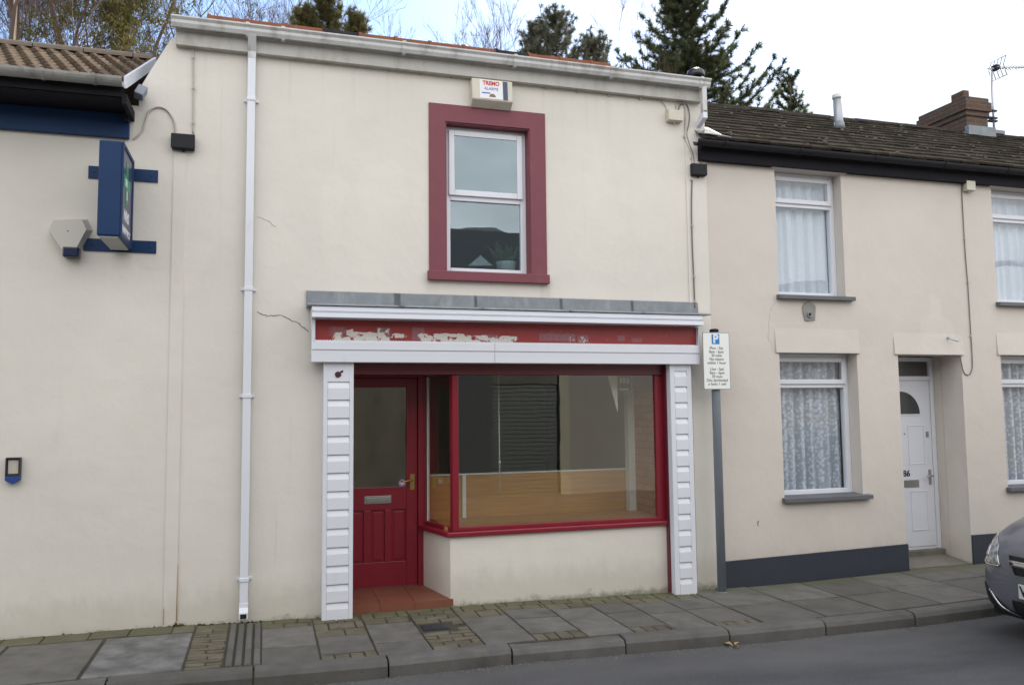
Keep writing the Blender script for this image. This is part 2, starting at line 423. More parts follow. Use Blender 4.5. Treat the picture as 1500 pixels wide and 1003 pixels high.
def text(s, size, pmat, mat, name, parent, depth=.0012, align='CENTER', bold=0., shear=0., sx=1.0):
    """lettering mesh; pmat maps local x,y,z to the place it stands"""
    cu = bpy.data.curves.new('lettering', 'FONT'); cu.body = s; cu.size = size; cu.align_x = align; cu.align_y = 'CENTER'; cu.extrude = depth; cu.offset = bold; cu.shear = shear; cu.resolution_u = 3
    t = bpy.data.objects.new('lettering', cu); COL.objects.link(t)
    bpy.context.view_layer.update()
    me = bpy.data.meshes.new_from_object(t.evaluated_get(bpy.context.evaluated_depsgraph_get()))
    bpy.data.objects.remove(t); bpy.data.curves.remove(cu)
    me.transform(pmat @ Matrix.Diagonal((sx, 1, 1, 1))); me.materials.clear(); me.materials.append(mat)
    mb = MB(); mb.v = [tuple(v.co) for v in me.vertices]; mb.f = [tuple(p.vertices) for p in me.polygons]; mb.m = [0]*len(mb.f); mb.sm = [False]*len(mb.f)
    bpy.data.meshes.remove(me)
    return obj(name, mb, mat, parent) if name else mb
FRONT = Matrix(((1, 0, 0, 0), (0, 0, -1, 0), (0, 1, 0, 0), (0, 0, 0, 1)))     # local xy -> facing the street
def front_at(x, y, z): return Matrix.Translation((x, y, z)) @ FRONT
SIDE = Matrix(((0, 0, 1, 0), (1, 0, 0, 0), (0, 1, 0, 0), (0, 0, 0, 1)))       # local x -> +y, facing +x
def wall(mb, x0, x1, z0, z1, y0, y1, ops, m=0):
    """wall with rectangular openings (x0,x1,z0,z1) and reveals"""
    xs = sorted({x0, x1, *[o[0] for o in ops], *[o[1] for o in ops]}); zs = sorted({z0, z1, *[o[2] for o in ops], *[o[3] for o in ops]})
    for a, b in zip(xs, xs[1:]):
        for c, d in zip(zs, zs[1:]):
            mx, mz = (a+b)/2, (c+d)/2
            if any(o[0] < mx < o[1] and o[2] < mz < o[3] for o in ops): continue
            mb.quad((a, y0, c), (b, y0, c), (b, y0, d), (a, y0, d), m)
            mb.quad((b, y1, c), (a, y1, c), (a, y1, d), (b, y1, d), m)
    for a, b, c, d in ops:
        mb.quad((a, y0, c), (a, y0, d), (a, y1, d), (a, y1, c), m); mb.quad((b, y0, d), (b, y0, c), (b, y1, c), (b, y1, d), m)
        mb.quad((a, y0, d), (b, y0, d), (b, y1, d), (a, y1, d), m); mb.quad((b, y0, c), (a, y0, c), (a, y1, c), (b, y1, c), m)
    mb.quad((x0, y0, z0), (x0, y0, z1), (x0, y1, z1), (x0, y1, z0), m); mb.quad((x1, y0, z1), (x1, y0, z0), (x1, y1, z0), (x1, y1, z1), m)
    mb.quad((x0, y0, z1), (x1, y0, z1), (x1, y1, z1), (x0, y1, z1), m)
    return mb
def frame(mb, x0, x1, z0, z1, y0, y1, w, m=0, wb=None):
    wb = wb or w
    mb.box(x0, x0+w, y0, y1, z0, z1, m); mb.box(x1-w, x1, y0, y1, z0, z1, m)
    mb.box(x0+w, x1-w, y0, y1, z1-w, z1, m); mb.box(x0+w, x1-w, y0, y1, z0, z0+wb, m)
    return mb
def catenary(pts, n=10):
    """smooth path through points"""
    P = [Vector(p) for p in pts]; P = [P[0]]+P+[P[-1]]; out = []
    for i in range(1, len(P)-2):
        for k in range(n):
            t = k/n; a, b, c, d = P[i-1:i+3]
            out.append(.5*((2*b)+(c-a)*t+(2*a-5*b+4*c-d)*t*t+(3*b-a-3*c+d)*t**3))
    return out+[P[-2]]
# ================================================================== GROUND
mb = MB()
XS = [-90, -40, -20, -10, -3, -.75, .5, 2, 4, 5.5, 7.5, 12, 20, 40, 90]
YS = [-200, -60, -30, -14, -9, -6, 0, 9, 14, 20, 30, 60, 140, 320]
def hz(x, y):
    if y < 8: return -.30
    t = min(1, (y-8)/70); return -.30 + 5.2*(min(1, (y-8)/9)) + 17*t*t + .3*math.sin(x*.4+y*.3)
V = {(x, y): mb.pt((x, y, hz(x, y))) for x in XS for y in YS}
for a, b in zip(XS, XS[1:]):
    for c, d in zip(YS, YS[1:]): mb.face((V[a, c], V[b, c], V[b, d], V[a, d]), 0, True)
struct('ground', mb, GRASS)
def strip(name, mat, y0, y1, z, th=.3, nx=XS, crown=None):
    mb = MB(); ys = [y0+(y1-y0)*k/8 for k in range(9)]
    V = {(x, k): mb.pt((x, y, z+(crown*(1-((k-4)/4)**2) if crown else 0))) for x in nx for k, y in enumerate(ys)}
    for a, b in zip(nx, nx[1:]):
        for k in range(8): mb.face((V[a, k], V[b, k], V[b, k+1], V[a, k+1]), 0, True)
    return mb
ROADX = [-60, -30, -12, -6, -3, -.75, .5, 2, 4, 5.5, 7.5, 12, 20, 40, 60]
struct('road', strip('road', ASPHALT, -7.0, -1.38, -.125, nx=ROADX, crown=.05).ground(), ASPHALT)
# far pavement, on which the photographer stands
mb = MB(); mb.box(-60, 60, -8.6, -7.0, -.3, -.01); struct('pavement', mb, SLAB)
# near pavement: joint bed, then laid slabs and setts
mb = MB()
for a, b in zip(ROADX, ROADX[1:]):
    mb.quad((a, -1.30, -.011), (b, -1.30, -.011), (b, .75, -.011), (a, .75, -.011))
struct('pavement', mb.ground(), BED)
rnd.seed(4)
mb = MB()
def slab(x0, x1, y0, y1, m=0, gap=.007, j=.003):
    y0, y1 = min(y0, y1), max(y0, y1); b = .004
    x0 += gap+rnd.uniform(0, .004); x1 -= gap; y0 += gap*1.8; y1 -= gap*1.8+rnd.uniform(0, .006)
    zz = [rnd.uniform(-j, j) for _ in range(4)]
    top = [(x0+b, y0+b, zz[0]), (x1-b, y0+b, zz[1]), (x1-b, y1-b, zz[2]), (x0+b, y1-b, zz[3])]
    mid = [(x0, y0, zz[0]-b), (x1, y0, zz[1]-b), (x1, y1, zz[2]-b), (x0, y1, zz[3]-b)]
    low = [(x0, y0, -.04), (x1, y0, -.04), (x1, y1, -.04), (x0, y1, -.04)]
    i = [mb.pt(p) for p in top+mid+low]; mb.face(i[:4], m)
    for k in range(4):
        l = (k+1) % 4; mb.face((i[4+k], i[4+l], i[l], i[k]), m); mb.face((i[8+k], i[8+l], i[4+l], i[4+k]), m)
def setts(x0, x1, y0, y1, w=.2, h=.1, skip=None):
    y0, y1 = min(y0, y1), max(y0, y1); nr = max(1, round((y1-y0)/h)); hh = (y1-y0)/nr
    for r in range(nr):
        x = x0 - (w/2 if r % 2 else 0)
        while x < x1-.02:
            a, b = max(x, x0), min(x+w*rnd.uniform(.9, 1.1), x1)
            if b-a > .03 and not (skip and a < skip[1] and b > skip[0] and y0+r*hh < skip[3] and y0+(r+1)*hh > skip[2]): slab(a, b, y0+r*hh, y0+(r+1)*hh, 1, .005, .004)
            x = b
KB = -1.275
cx_ = [.0, .415, .82, 1.225, 1.62, 2.03, 2.45, 2.86, 3.22, 3.6, 4.03]
lay = [((-.27, -.86, KB), 0, 0), ((-.65, -1.13), 0, 1), ((-.39, -.97, KB), 0, 0), None, ((-.45, -.90, KB), 0, 0), ((-.28, -.62, -1.1), 0, 1), ((-.37, -.78, KB), 0, 0), ((-.27, -.63, -1.12), 0, 1), ((-.36, -.75, KB), 0, 0), ((-.30, -.68, -1.15), 0, 1)]
COVER = (1.26, 1.47, -.72, -.535)
for (a, b), L in zip(zip(cx_, cx_[1:]), lay):
    if L is None: setts(a, b, KB, -.02, .2, .1, COVER); continue
    ys = L[0]
    setts(a, b, ys[0], -.01, .19 if ys[0] > -.5 else .21, .11 if ys[0] > -.3 else .2)
    for c, d in zip(ys, ys[1:]): slab(a, b, d, c)
    if L[2]: setts(a, b, KB, ys[-1], .105, .15)
setts(.70, 1.66, -.02, .07, .2, .09)
for a, b in ((4.03, 4.65), (4.65, 5.27), (5.27, 5.9), (5.9, 6.52), (6.52, 7.14), (7.14, 7.76), (7.76, 8.4), (8.4, 9.1), (9.1, 9.8), (9.8, 10.5), (10.5, 11.2)):
    k = -.55 if int(a*10) % 2 else -.70
    slab(a, b, k, -.03); slab(a, b, KB, k)
# left of the channel: block strip, patched slab, large slabs
setts(-.505, -.25, KB, -.06, .25, .075)
slab(-1.145, -.51, KB, -.27, 2); slab(-1.81, -1.155, KB, -.27, 0); slab(-2.47, -1.82, KB, -.22, 0); slab(-3.2, -2.48, KB, -.25, 0); slab(-3.9, -3.21, KB, -.25, 0)
setts(-4, -.51, -.25, -.02, .3, .23)
struct('paving_slabs', mb.ground(), [SLAB, SETT, WETSLAB])
# kerb stones
mb = MB(); x = .873-.918*8
for k in range(22):
    a, b = x+.006, x+.918-.006; dz = rnd.uniform(-.006, .006); dy = rnd.uniform(-.006, .006)
    pr = [(-1.275, -.3), (-1.405, -.3), (-1.412, -.05), (-1.392, -.018), (-1.37, -.010), (-1.275, -.004)]
    mb.prism([(a, y+dy, z+dz+gz(a)) for y, z in pr], (b-a, 0, gz(b)-gz(a))); x += .918
struct('kerb', mb, KERB, bev=.006)
# grooved drainage channel by the downpipe
mb = MB(); x0, x1 = -.245, .008
n = 4; w = (x1-x0)/n
for k in range(n):
    a = x0+k*w
    for (c, d) in ((-.88, -.10), (-1.272, -.885)):
        pr = [(a+.008, -.04), (a+w-.008, -.04), (a+w-.010, .004), (a+w/2, .012), (a+.010, .004)]
        mb.prism([(x, c, z) for x, z in pr], (0, d-c, 0))
tag(obj('drainage_channel', mb.ground(), KERB, loc=(-.12, -.7, 0), bev=.003), 'ridged concrete drainage channel crossing the pavement below the white downpipe', 'drain')
mb = MB(); mb.box(1.262, 1.468, -.718, -.537, -.03, -.004); mb.box(1.275, 1.455, -.705, -.55, -.004, -.001)
for k in range(5): mb.box(1.285+k*.034, 1.305+k*.034, -.695, -.56, -.001, .001)
tag(obj('utility_cover', mb.ground(), plain('cast iron', (.03, .033, .042), .5, .2, 20), loc=(1.365, -.63, 0)), 'small dark iron utility cover set among the block paving', 'cover')
# fallen leaf in the gutter
mb = MB(); lp = atz = at(1070, 936, -1.5); c = Vector((3.63, -1.46, -.115+gz(3.6)))
for k in range(3):
    a0 = k*2.1+.4; ax = Vector((math.cos(a0), math.sin(a0), .25)); bx = Vector((-math.sin(a0), math.cos(a0), 0))
    mb.quad(c, c+ax*.035+bx*.022+Vector((0, 0, .012)), c+ax*.075, c+ax*.035-bx*.022+Vector((0, 0, .02)))
tag(obj('fallen_leaf', mb, plain('dry leaf', (.36, .25, .12), .8, .2, 30), loc=c), 'curled dry yellow leaf lying in the gutter against the kerb', 'leaf')
mb = MB(); rnd.seed(44)
for k in range(1500):
    x_ = rnd.uniform(-3, 9); y_ = -1.418-abs(rnd.gauss(0, .05)) if k % 3 else rnd.uniform(-2.7, -1.42); r_ = rnd.uniform(.003, .011); z_ = -.121+gz(x_)
    a = rnd.uniform(0, 6.28); i0 = [mb.pt((x_+math.cos(a+q*2.09)*r_, y_+math.sin(a+q*2.09)*r_, z_)) for q in range(3)]; tp = mb.pt((x_, y_, z_+r_*rnd.uniform(.4, .9)))
    for q in range(3): mb.face((i0[q], i0[(q+1) % 3], tp))
tag(obj('gutter_grit', mb, plain('pale grit', (.20, .185, .155), .9, .5, 60)), 'loose grit and leaf crumbs lying along the kerb', 'grit', kind='stuff')
# moss and weeds along the foot of the wall
mb = MB(); rnd.seed(8)
def clump(c, r):
    for _ in range(int(10+r*260)):
        a = rnd.uniform(0, 6.28); d = rnd.random()**.6*r; h = rnd.uniform(.3, 1)*r*(1.15-d/r)
        p = Vector((c[0]+math.cos(a)*d, c[1]+math.sin(a)*d*.6, c[2]))
        t = rnd.uniform(.006, .012); q = Vector((rnd.uniform(-.4, .4), rnd.uniform(-.5, .1), 1)).normalized()*h; u = Vector((math.cos(a+1.5), math.sin(a+1.5), 0))*t
        mb.face([mb.pt(p-u), mb.pt(p+u), mb.pt(p+q)])
x = -2.2
while x < 4.4:
    if not .74 < x < 1.62:
        yy = -.012 if not (.48 < x < .76 or 3.66 < x < 4.0) else -.2
        clump((x, yy-rnd.uniform(0, .02), gz(x)-.008), rnd.uniform(.006, .026))
    x += rnd.uniform(.015, .07) if x < .5 else rnd.uniform(.03, .12)
clump((-.66, -.03, .01), .06); clump((-.62, -.035, .01), .05); clump((-.70, -.03, .01), .04)
o = obj('wall_foot_moss', mb, MOSS); tag(o, 'green moss and tiny weeds along the foot of the cream walls', 'moss', kind='stuff')

# ================================================================== LEFT: PHARMACY
EZ = 4.37
ph = thing('pharmacy_building', 'low cream building at the left with brown pantile roof and blue board under eaves', 'building', (-3.5, 0, 0))
mb = MB(); wall(mb, -7, -1.05, -.3, 4.35, 0, .25, [])
mb.box(-7, -1.052, 4.0, 4.2, -.3, 4.3); mb.box(-7, -6.8, .26, 4.0, -.3, 4.3)
obj('wall', mb, WALL_A, ph)
# pantile roof, real rolls and laps
RY, RZ = 1.25, 5.245; EY = -.43
mb = MB(); sl = Vector((0, RY-EY, RZ-EZ)); L = sl.length; sl.normalize(); nrm = Vector((0, -sl.z, sl.y))
gauge = .205; per = .124
nc = int(L/gauge)+1
def troll(u): return .034*(.5+.5*math.cos(2*math.pi*u))**1.3
x0r, x1r = -7.0, -1.10
for k in range(nc):
    s0, s1 = k*gauge, min((k+1)*gauge+.05, L)
    nx_ = int((x1r-x0r)/(per/10))
    sh = (k % 2)*.5
    prev = None
    for i in range(nx_+1):
        x = x0r+(x1r-x0r)*i/nx_; u = x/per+sh; h = troll(u)
        b = Vector((x, EY, EZ))+sl*s0; t = Vector((x, EY, EZ))+sl*s1
        cur = (mb.pt(b+nrm*(h-.010)), mb.pt(b+nrm*(h+.018)), mb.pt(b+sl*.012+nrm*(h+.022)), mb.pt(t+nrm*(h+.004)))
        if prev:
            for q in range(3): mb.face((prev[q], cur[q], cur[q+1], prev[q+1]), 0, q > 0)
        prev = cur
for sgn in (1,):   # rear slope, plain
    mb.quad((x0r, RY, RZ+.02), (x1r, RY, RZ+.02), (x1r, 4.2, 3.4), (x0r, 4.2, 3.4))
roof = obj('roof', mb, TILE_L, ph)
mb = MB(); x = x0r
while x < x1r-.05:
    b = min(x+.44, x1r)
    mb.prism([(x+.004, RY+math.cos(a)*.10, RZ+.0+math.sin(a)*.075) for a in [math.pi*q/8 for q in range(9)]], (b-x-.008, 0, 0)); x = b
obj('ridge_tiles', mb, plain('brown ridge tile', (.15, .115, .085), .85, .3, 12, .4), roof)
mb = MB()
mb.prism([(-1.10, EY-.02, EZ-.045), (-1.10, EY-.035, EZ+.05), (-1.10, RY, RZ+.06), (-1.10, RY, RZ-.045)], (.022, 0, 0))
obj('bargeboard', mb, PVC, ph, bev=.003)
mb = MB(); mb.box(-7, -1.11, EY, 0, EZ-.11, EZ-.085); mb.box(-7, -1.11, EY-.005, EY+.02, EZ-.11, EZ+.0)
mb.box(-1.115, -1.08, EY, -.002, EZ-.16, EZ-.08)
obj('soffit', mb, SOFFIT, ph)
def halfround(mb, x0, x1, y, z, r, n=10, th=.006):
    out = [(y+math.cos(a)*r, z+math.sin(a)*r) for a in [math.pi+math.pi*k/n for k in range(n+1)]]
    inn = [(y+math.cos(a)*(r-th), z+math.sin(a)*(r-th)) for a in [2*math.pi-math.pi*k/n for k in range(n+1)]]
    mb.prism([(x0, a, b) for a, b in out+inn], (x1-x0, 0, 0), sm=False)
mb = MB(); halfround(mb, -7, -1.10, EY-.075, EZ+.01, .062)
for x in (-1.30, -1.66, -1.98, -2.9, -3.9, -4.9):
    halfround(mb, x-.012, x+.012, EY-.075, EZ+.012, .069)
obj('gutter', mb, plain('grey weathered gutter', (.30, .30, .285), .5, .15, 9, grime=(12, .45, .7, .6), gcol=(.13, .125, .10)), ph)
mb = MB(); mb.box(-7, -1.115, -.045, -.002, Z(60, 195), 4.255); obj('fascia_board', mb, NAVY, ph, bev=.004)
mb = MB(); mb.box(-1.15, -1.11, -.11, -.05, EZ-.19, EZ-.1); obj('eave_bracket', mb, BLACK, ph)
# flood lamp by the verge
t = thing('flood_lamp', 'grey flood lamp tucked beside the white verge board', 'lamp', at(206, 135, -.08))
c = at(206, 134, -.12); mb = MB(); rt = Matrix.Rotation(R(20), 3, 'Y') @ Matrix.Rotation(R(-25), 3, 'X')
mb.box(c.x-.038, c.x+.038, -.15, -.07, c.z-.06, c.z+.045, rot=rt); obj('lamp_housing', mb, GREYB, t, bev=.008)
mb = MB(); mb.box(c.x-.015, c.x+.015, -.08, 0, c.z-.02, c.z+.02); obj('bracket', mb, GREYB, t)
# pharmacy sign, projecting
t = thing('projecting_sign', 'blue box sign with green cross projecting from the pharmacy wall', 'sign', (-1.15, -.33, 3.09))
sx0, sx1, sy0, sy1, sz0, sz1 = -1.238, -1.075, -.60, -.06, 3.092, 3.852
mb = MB(); mb.box(sx0, sx1, sy0, sy1, sz0+.012, sz1); bx = obj('sign_case', mb, NAVY, t, bev=.012)
mb = MB()
mb.box(sx1, sx1+.012, sy0+.0, sy0+.035, sz0+.01, sz1); mb.box(sx1, sx1+.012, sy1-.035, sy1, sz0+.01, sz1); mb.box(sx1, sx1+.012, sy0+.035, sy1-.035, sz1-.035, sz1); mb.box(sx1, sx1+.012, sy0+.035, sy1-.035, sz0+.01, sz0+.045)
obj('rim', mb, NAVY, t, bev=.004)
mb = MB(); mb.box(sx1-.002, sx1+.003, sy0+.03, sy1-.03, sz0+.04, sz1-.03); pn = obj('face_panel', mb, plain('purple grey acrylic', (.055, .055, .115), .3, .1, 4), t)
mb = MB(); mb.box(sx0+.015, sx1-.015, sy0+.015, sy1-.015, sz0, sz0+.012); obj('underside', mb, plain('grey sheet', (.33, .33, .31), .5, .15, 10), t)
GREEN = plain('pharmacy green', (.03, .26, .15), .4, .08, 4); WHITE = plain('white lettering', (.74, .75, .76), .45, .03, 4)
cyy, czz = (sy0+sy1)/2-.02, 3.575; xx = sx1+.0035
mb = MB(); mb.box(xx, xx+.002, cyy-.15, cyy+.15, czz-.05, czz+.05); mb.box(xx, xx+.002, cyy-.05, cyy+.05, czz+.05, czz+.17); mb.box(xx, xx+.002, cyy-.05, cyy+.05, czz-.17, czz-.05); obj('cross', mb, GREEN, pn)
mb = MB(); mb.box(xx+.002, xx+.0035, cyy-.09, cyy+.0, czz-.03, czz+.03); mb.box(xx+.002, xx+.0035, cyy-.022, cyy+.022, czz-.13, czz-.06); obj('cross_pale_print', mb, plain('pale green', (.5, .66, .55), .4, .05, 4), pn)  # pale part of the green and white cross
text('NHS', .12, Matrix.Translation((xx+.001, cyy, 3.305)) @ SIDE, WHITE, 'lettering', pn, bold=.004, shear=.2)
text('PHARMACY', .078, Matrix.Translation((xx+.001, cyy, 3.185)) @ SIDE, WHITE, 'lettering', pn, bold=.002)
for z0, z1 in ((Z(215, 267), Z(215, 249)), (Z(212, 371), Z(212, 353))):
    mb = MB(); mb.box(-1.42 if z0 > 3.4 else -1.44, -.885, -.012, -.002, z0, z1); mb.box(-1.13, -1.09, -.06, -.012, z0+.01, z1-.01); mb.box(-1.22, -1.18, -.06, -.012, z0+.01, z1-.01)
    for xb in (-.935, -1.38): mb.lathe((xb, -.012, (z0+z1)/2), [(.008, 0), (.006, -.006)], 8, axis='Y')
    obj('wall_strap', mb, NAVY, t, bev=.002)
# alarm bell box
t = thing('alarm_box', 'plain cream hexagonal alarm box with dark blue base on the pharmacy wall', 'alarm box', (X(105, 350), 0, 3.1))
px = [(72, 338), (80, 323), (128, 321), (136, 338), (117, 373), (95, 373)]
mb = MB(); mb2 = MB()
P = [at(a, b) for a, b in px]; c = sum(P, Vector())/6
Fp = [c+(p-c)*.80+Vector((-.01, -.085, .0)) for p in P]
ia = [mb.pt(p) for p in P]; ib = [mb.pt(p) for p in Fp]; mb.face(ib[::-1])
for k in range(6): l = (k+1) % 6; mb.face((ia[k], ia[l], ib[l], ib[k]))
obj('case', mb, plain('cream alarm case', (.54, .52, .47), .45, .04, 6), t, bev=.008)
a, b = at(93, 362, -.06), at(114, 376, -.06)
mb.__init__(); mb.box(a.x, b.x+.012, -.10, -.005, b.z-.01, a.z); obj('strobe', mb, plain('dark blue lens', (.012, .018, .06), .2, .1, 5), t, bev=.012)
mb = MB(); mb.lathe((c.x-.01, -.085, c.z+.015), [(.006, 0), (.005, -.003)], 8, axis='Y'); obj('screw', mb, BLACK, t)
# small black and blue box on the wall
t = thing('ash_bin', 'small black wall box with pointed blue base and paper notice on the pharmacy wall', 'wall box', (X(19, 690), 0, 1.22))
a, b = at(9, 670, -.03), at(30, 697, -.03)
mb = MB(); frame(mb, a.x, b.x, b.z, a.z, -.05, 0, .012); mb.box(a.x+.012, b.x-.012, -.03, 0, b.z+.012, a.z-.012); obj('case', mb, plain('dark box', (.022, .02, .03), .4, .1, 5), t, bev=.003)
mb = MB(); mb.box(a.x+.016, b.x-.016, -.033, -.03, b.z+.02, a.z-.02); obj('notice', mb, plain('aged paper', (.50, .47, .40), .7, .1, 40), t)
m_ = (a.x+b.x)/2; mb = MB(); mb.prism([(a.x, -.05, b.z), (a.x, -.05, b.z-.03), (m_, -.05, b.z-.062), (b.x, -.05, b.z-.03), (b.x, -.05, b.z)], (0, .05, 0)); obj('base', mb, plain('bright blue plastic', (.02, .055, .22), .4, .1, 5), t, bev=.003)

# ================================================================== SHOP
sh = thing('shop_house', 'two storey cream shop with red door, red signboard and burgundy window surround', 'building', (1.6, 0, 0))
XL, XR = -1.05, 4.37
ET = 4.985
UW = (1.605, 2.44, 3.02, 4.462)       # upper window opening
SO = (.66, 3.83, -.3, 2.20)           # shop opening
mb = MB(); wall(mb, -.76, XR, -.3, ET, 0, .28, [UW, SO])
mb.prism([(XL, 0, -.3), (-.76, 0, -.3), (-.76, 0, ET), (-.80, 0, ET), (-.93, 0, 4.74), (XL, 0, 4.5)], (0, .28, 0))
mb.box(-.62, -.45, .285, 4.6, -.3, 5.0); mb.box(XR-.2, XR, .285, 4.6, -.3, 5.0); mb.box(-.62, XR, 4.6, 4.8, -.3, 5.1)
mb.prism([(-.62, -.02, 4.98), (-.62, 2.25, 6.05), (-.62, 4.6, 5.0)], (.15, 0, 0)); mb.prism([(4.2, .285, 4.98), (4.2, 2.25, 6.05), (4.2, 4.6, 5.0)], (.16, 0, 0))
mb.box(-.765, -.665, -.009, .0, -.1, Z(268, 224))      # raised pilaster strip
mb.box(4.13, 4.365, -.012, .0, -.2, 4.6)               # quoin strip on the right
obj('wall', mb, WALL_A, sh)
for a, b in ((2.42, 2.6), (-.25, .06)):
    mb = MB(); mb.box(-.44, 4.16, .29 if a > 1 else .80, 4.59, a, b); obj('floor', mb, PALEROOM, sh)
mb = MB(); mb.box(-.44, 4.16, .29, 4.59, 4.98, 5.05); mb.box(-.44, 4.16, 2.8, 2.9, 2.6, 4.98); mb.box(1.30, 1.40, .285, 2.8, 2.61, 4.97); mb.box(3.1, 3.2, .285, 2.8, 2.61, 4.97); obj('upstairs_partition', mb, PALEROOM, sh)
# cracks in the render
def crack(pts, w, name, parent, mat):
    mb = MB(); P = []
    for a, b in zip(pts, pts[1:]):
        for k in range(5):
            t = k/5; P.append(((a[0]+(b[0]-a[0])*t)+rnd.uniform(-1.2, 1.2), (a[1]+(b[1]-a[1])*t)+rnd.uniform(-1, 1)))
    P.append(pts[-1]); Q = [at(*p) for p in P]
    mb.tube([q+Vector((0, .0, 0)) for q in Q], [w*rnd.uniform(.5, 1.2) for _ in Q], 5, sm=False); return obj(name, mb, mat, parent)
CRK = plain('dark wall line', (.20, .175, .14), .95, .2, 20)  # dark line colour for the cracks and the wall mark
crack([(377, 457), (392, 463), (412, 462), (434, 472), (452, 486)], .0040, 'crack', sh, CRK)
crack([(376, 318), (390, 322), (404, 332)], .0022, 'crack', sh, CRK)
RUST = plain('rust', (.40, .27, .15), .9, .3, 25, grime=(14, .45, .6, .8), gcol=(.26, .13, .05))
for a, b, c in ((-.668, .05, .50), (-.766, .03, .16)):
    mb = MB(); mb.prism([(a, -.0115, b), (a+.008, -.0115, b), (a+.0055, -.0115, c), (a+.003, -.0115, c)], (0, .002, 0)); obj('rust_stain', mb, RUST, sh)
# main roof
ry, rz = 2.25, 6.255
mb = MB(); k = 0
slp = Vector((0, ry+.06, rz-.06-5.10)); LL = slp.length; slp.normalize(); nn = Vector((0, -slp.z, slp.y)); gg = .30
for c_ in range(int(LL/gg)+1):
    x = -.66-(c_ % 2)*.12
    while x < 4.29:
        a, b = max(x, -.66)+.002, min(x+.24, 4.29)-.002
        if b > a:
            s0, s1 = c_*gg, min(c_*gg+gg+.05, LL)
            p0 = Vector((0, -.06, 5.10))+slp*s0; p1 = Vector((0, -.06, 5.10))+slp*s1
            pr = [p0+nn*.0, p0+nn*.022, p1+nn*.008, p1-nn*.012]
            mb.prism([(a, q.y, q.z) for q in pr], (b-a, 0, 0))
        x += .24
mb.quad((-.66, ry, rz-.05), (4.29, ry, rz-.05), (4.29, 4.7, 5.1), (-.66, 4.7, 5.1))
mb.box(-.66, 4.29, -.02, ry, 5.03, 5.09)
mroof = obj('roof', mb, TERRA, sh)
x = -.66; k = 0
while x < 4.25:
    b = min(x+.425, 4.29)
    mb = MB(); r0 = .115
    mb.prism([(x+.006, ry+math.cos(a)*r0, rz-.10+math.sin(a)*r0) for a in [math.pi*q/10 for q in range(11)]], (b-x-.012, 0, 0), sm=False)
    mb.prism([(x-.012, ry+math.cos(a)*(r0+.012), rz-.10+math.sin(a)*(r0+.012)) for a in [math.pi*q/10 for q in range(11)]], (.035, 0, 0), sm=False)
    xm = (x+b)/2; xa, xb_ = X(460, 45, ry), X(497, 48, ry); xc, xd = X(742, 80, ry), X(782, 84, ry)
    dk = xa < xm < xb_+.2 and k in (2, 3) and xm < xb_+.1 or xc-.05 < xm < xd+.05
    obj('ridge_tile', mb, BLUETILE if dk else TERRA, mroof); x = b; k += 1
# eaves: soffit box, gutter
gx0, gx1 = X(251, 30, -.14), X(1040, 122, -.14)
mb = MB()
zb0 = Z(600, 103, -.06); zb1 = Z(600, 83, -.06)
mb.box(gx0+.03, gx1-.05, -.065, -.002, zb0, zb1+.03); mb.prism([(gx0+.03, -.065, zb1-.01), (gx0+.03, -.085, zb1+.0), (gx0+.03, -.085, zb1+.06), (gx0+.03, .0, zb1+.06), (gx0+.03, .0, zb1-.01)], (gx1-gx0-.08, 0, 0))
obj('fascia_board', mb, plain('dirty cream fascia', (.47, .455, .42), .5, .08, 5, grime=(6, .45, .72, .5), gcol=(.25, .23, .19)), sh, bev=.004)
gt = Z(600, 63.5, -.16); gb = Z(600, 79, -.13)
pr = [(-.088, gb+.01), (-.14, gb), (-.158, gb+.03), (-.160, gb+.055), (-.178, gb+.075), (-.178, gt), (-.168, gt), (-.166, gb+.08), (-.148, gb+.055), (-.148, gb+.03), (-.135, gb+.012), (-.096, gb+.02), (-.096, gt-.01), (-.088, gt-.01)]
mb = MB(); sag = lambda x: 0.
mb.prism([(gx0, y, z) for y, z in pr], (gx1-gx0, 0, 0)); out = pr[:6]
mb.poly([(gx0+.001, y, z) for y, z in out+[(-.088, gt)]]); mb.poly([(gx1-.001, y, z) for y, z in (out+[(-.088, gt)])[::-1]])
gut = obj('gutter', mb, PVC_OLD, sh)
for px_, py_ in ((363, 34), (415, 40), (592, 66), (755, 87), (897, 105), (1028, 120)):
    xx = X(px_, py_, -.16); mb = MB(); pr2 = [(-.088, gb-.01), (-.142, gb-.012), (-.166, gb+.025), (-.168, gb+.055), (-.186, gb+.072), (-.186, gt+.006), (-.172, gt+.006), (-.172, gb+.08), (-.15, gb+.05), (-.13, gb+.004), (-.088, gb+.004)]
    mb.prism([(xx-.016, y, z) for y, z in pr2], (.032, 0, 0)); obj('gutter_clip', mb, PVC_OLD, gut)
# main downpipe
dx = X(369, 80, -.06); w = .033
xb = X(357, 889, -.06)
mb = MB(); dxx = (dx+xb)/2
zt, zl = Z(369, 72, -.06), Z(357, 893, -.06)
mb.box(dxx-w, dxx+w, -.080, -.020, zl, gb-.10)
dpipe = obj('downpipe', mb, PVC, sh, bev=.004)
mb = MB(); mb.prism([(dxx-w-.002, -.082, gb-.12), (dxx-w-.002, -.15, gb+.0), (dxx-w-.002, -.095, gb+.0), (dxx-w-.002, -.018, gb-.12), (dxx-w-.002, -.018, gb-.18), (dxx-w-.002, -.082, gb-.18)], (2*w+.004, 0, 0)); obj('offset_bend', mb, PVC_OLD, dpipe, bev=.003)
for py in (145, 423, 580, 848):
    z = Z(362, py, -.06); mb = MB(); mb.box(dxx-w-.005, dxx+w+.005, -.086, -.015, z-.016, z+.016); mb.box(dxx-w-.03, dxx+w+.03, -.018, -.001, z-.012, z+.012); obj('pipe_clip', mb, PVC, dpipe, bev=.003)
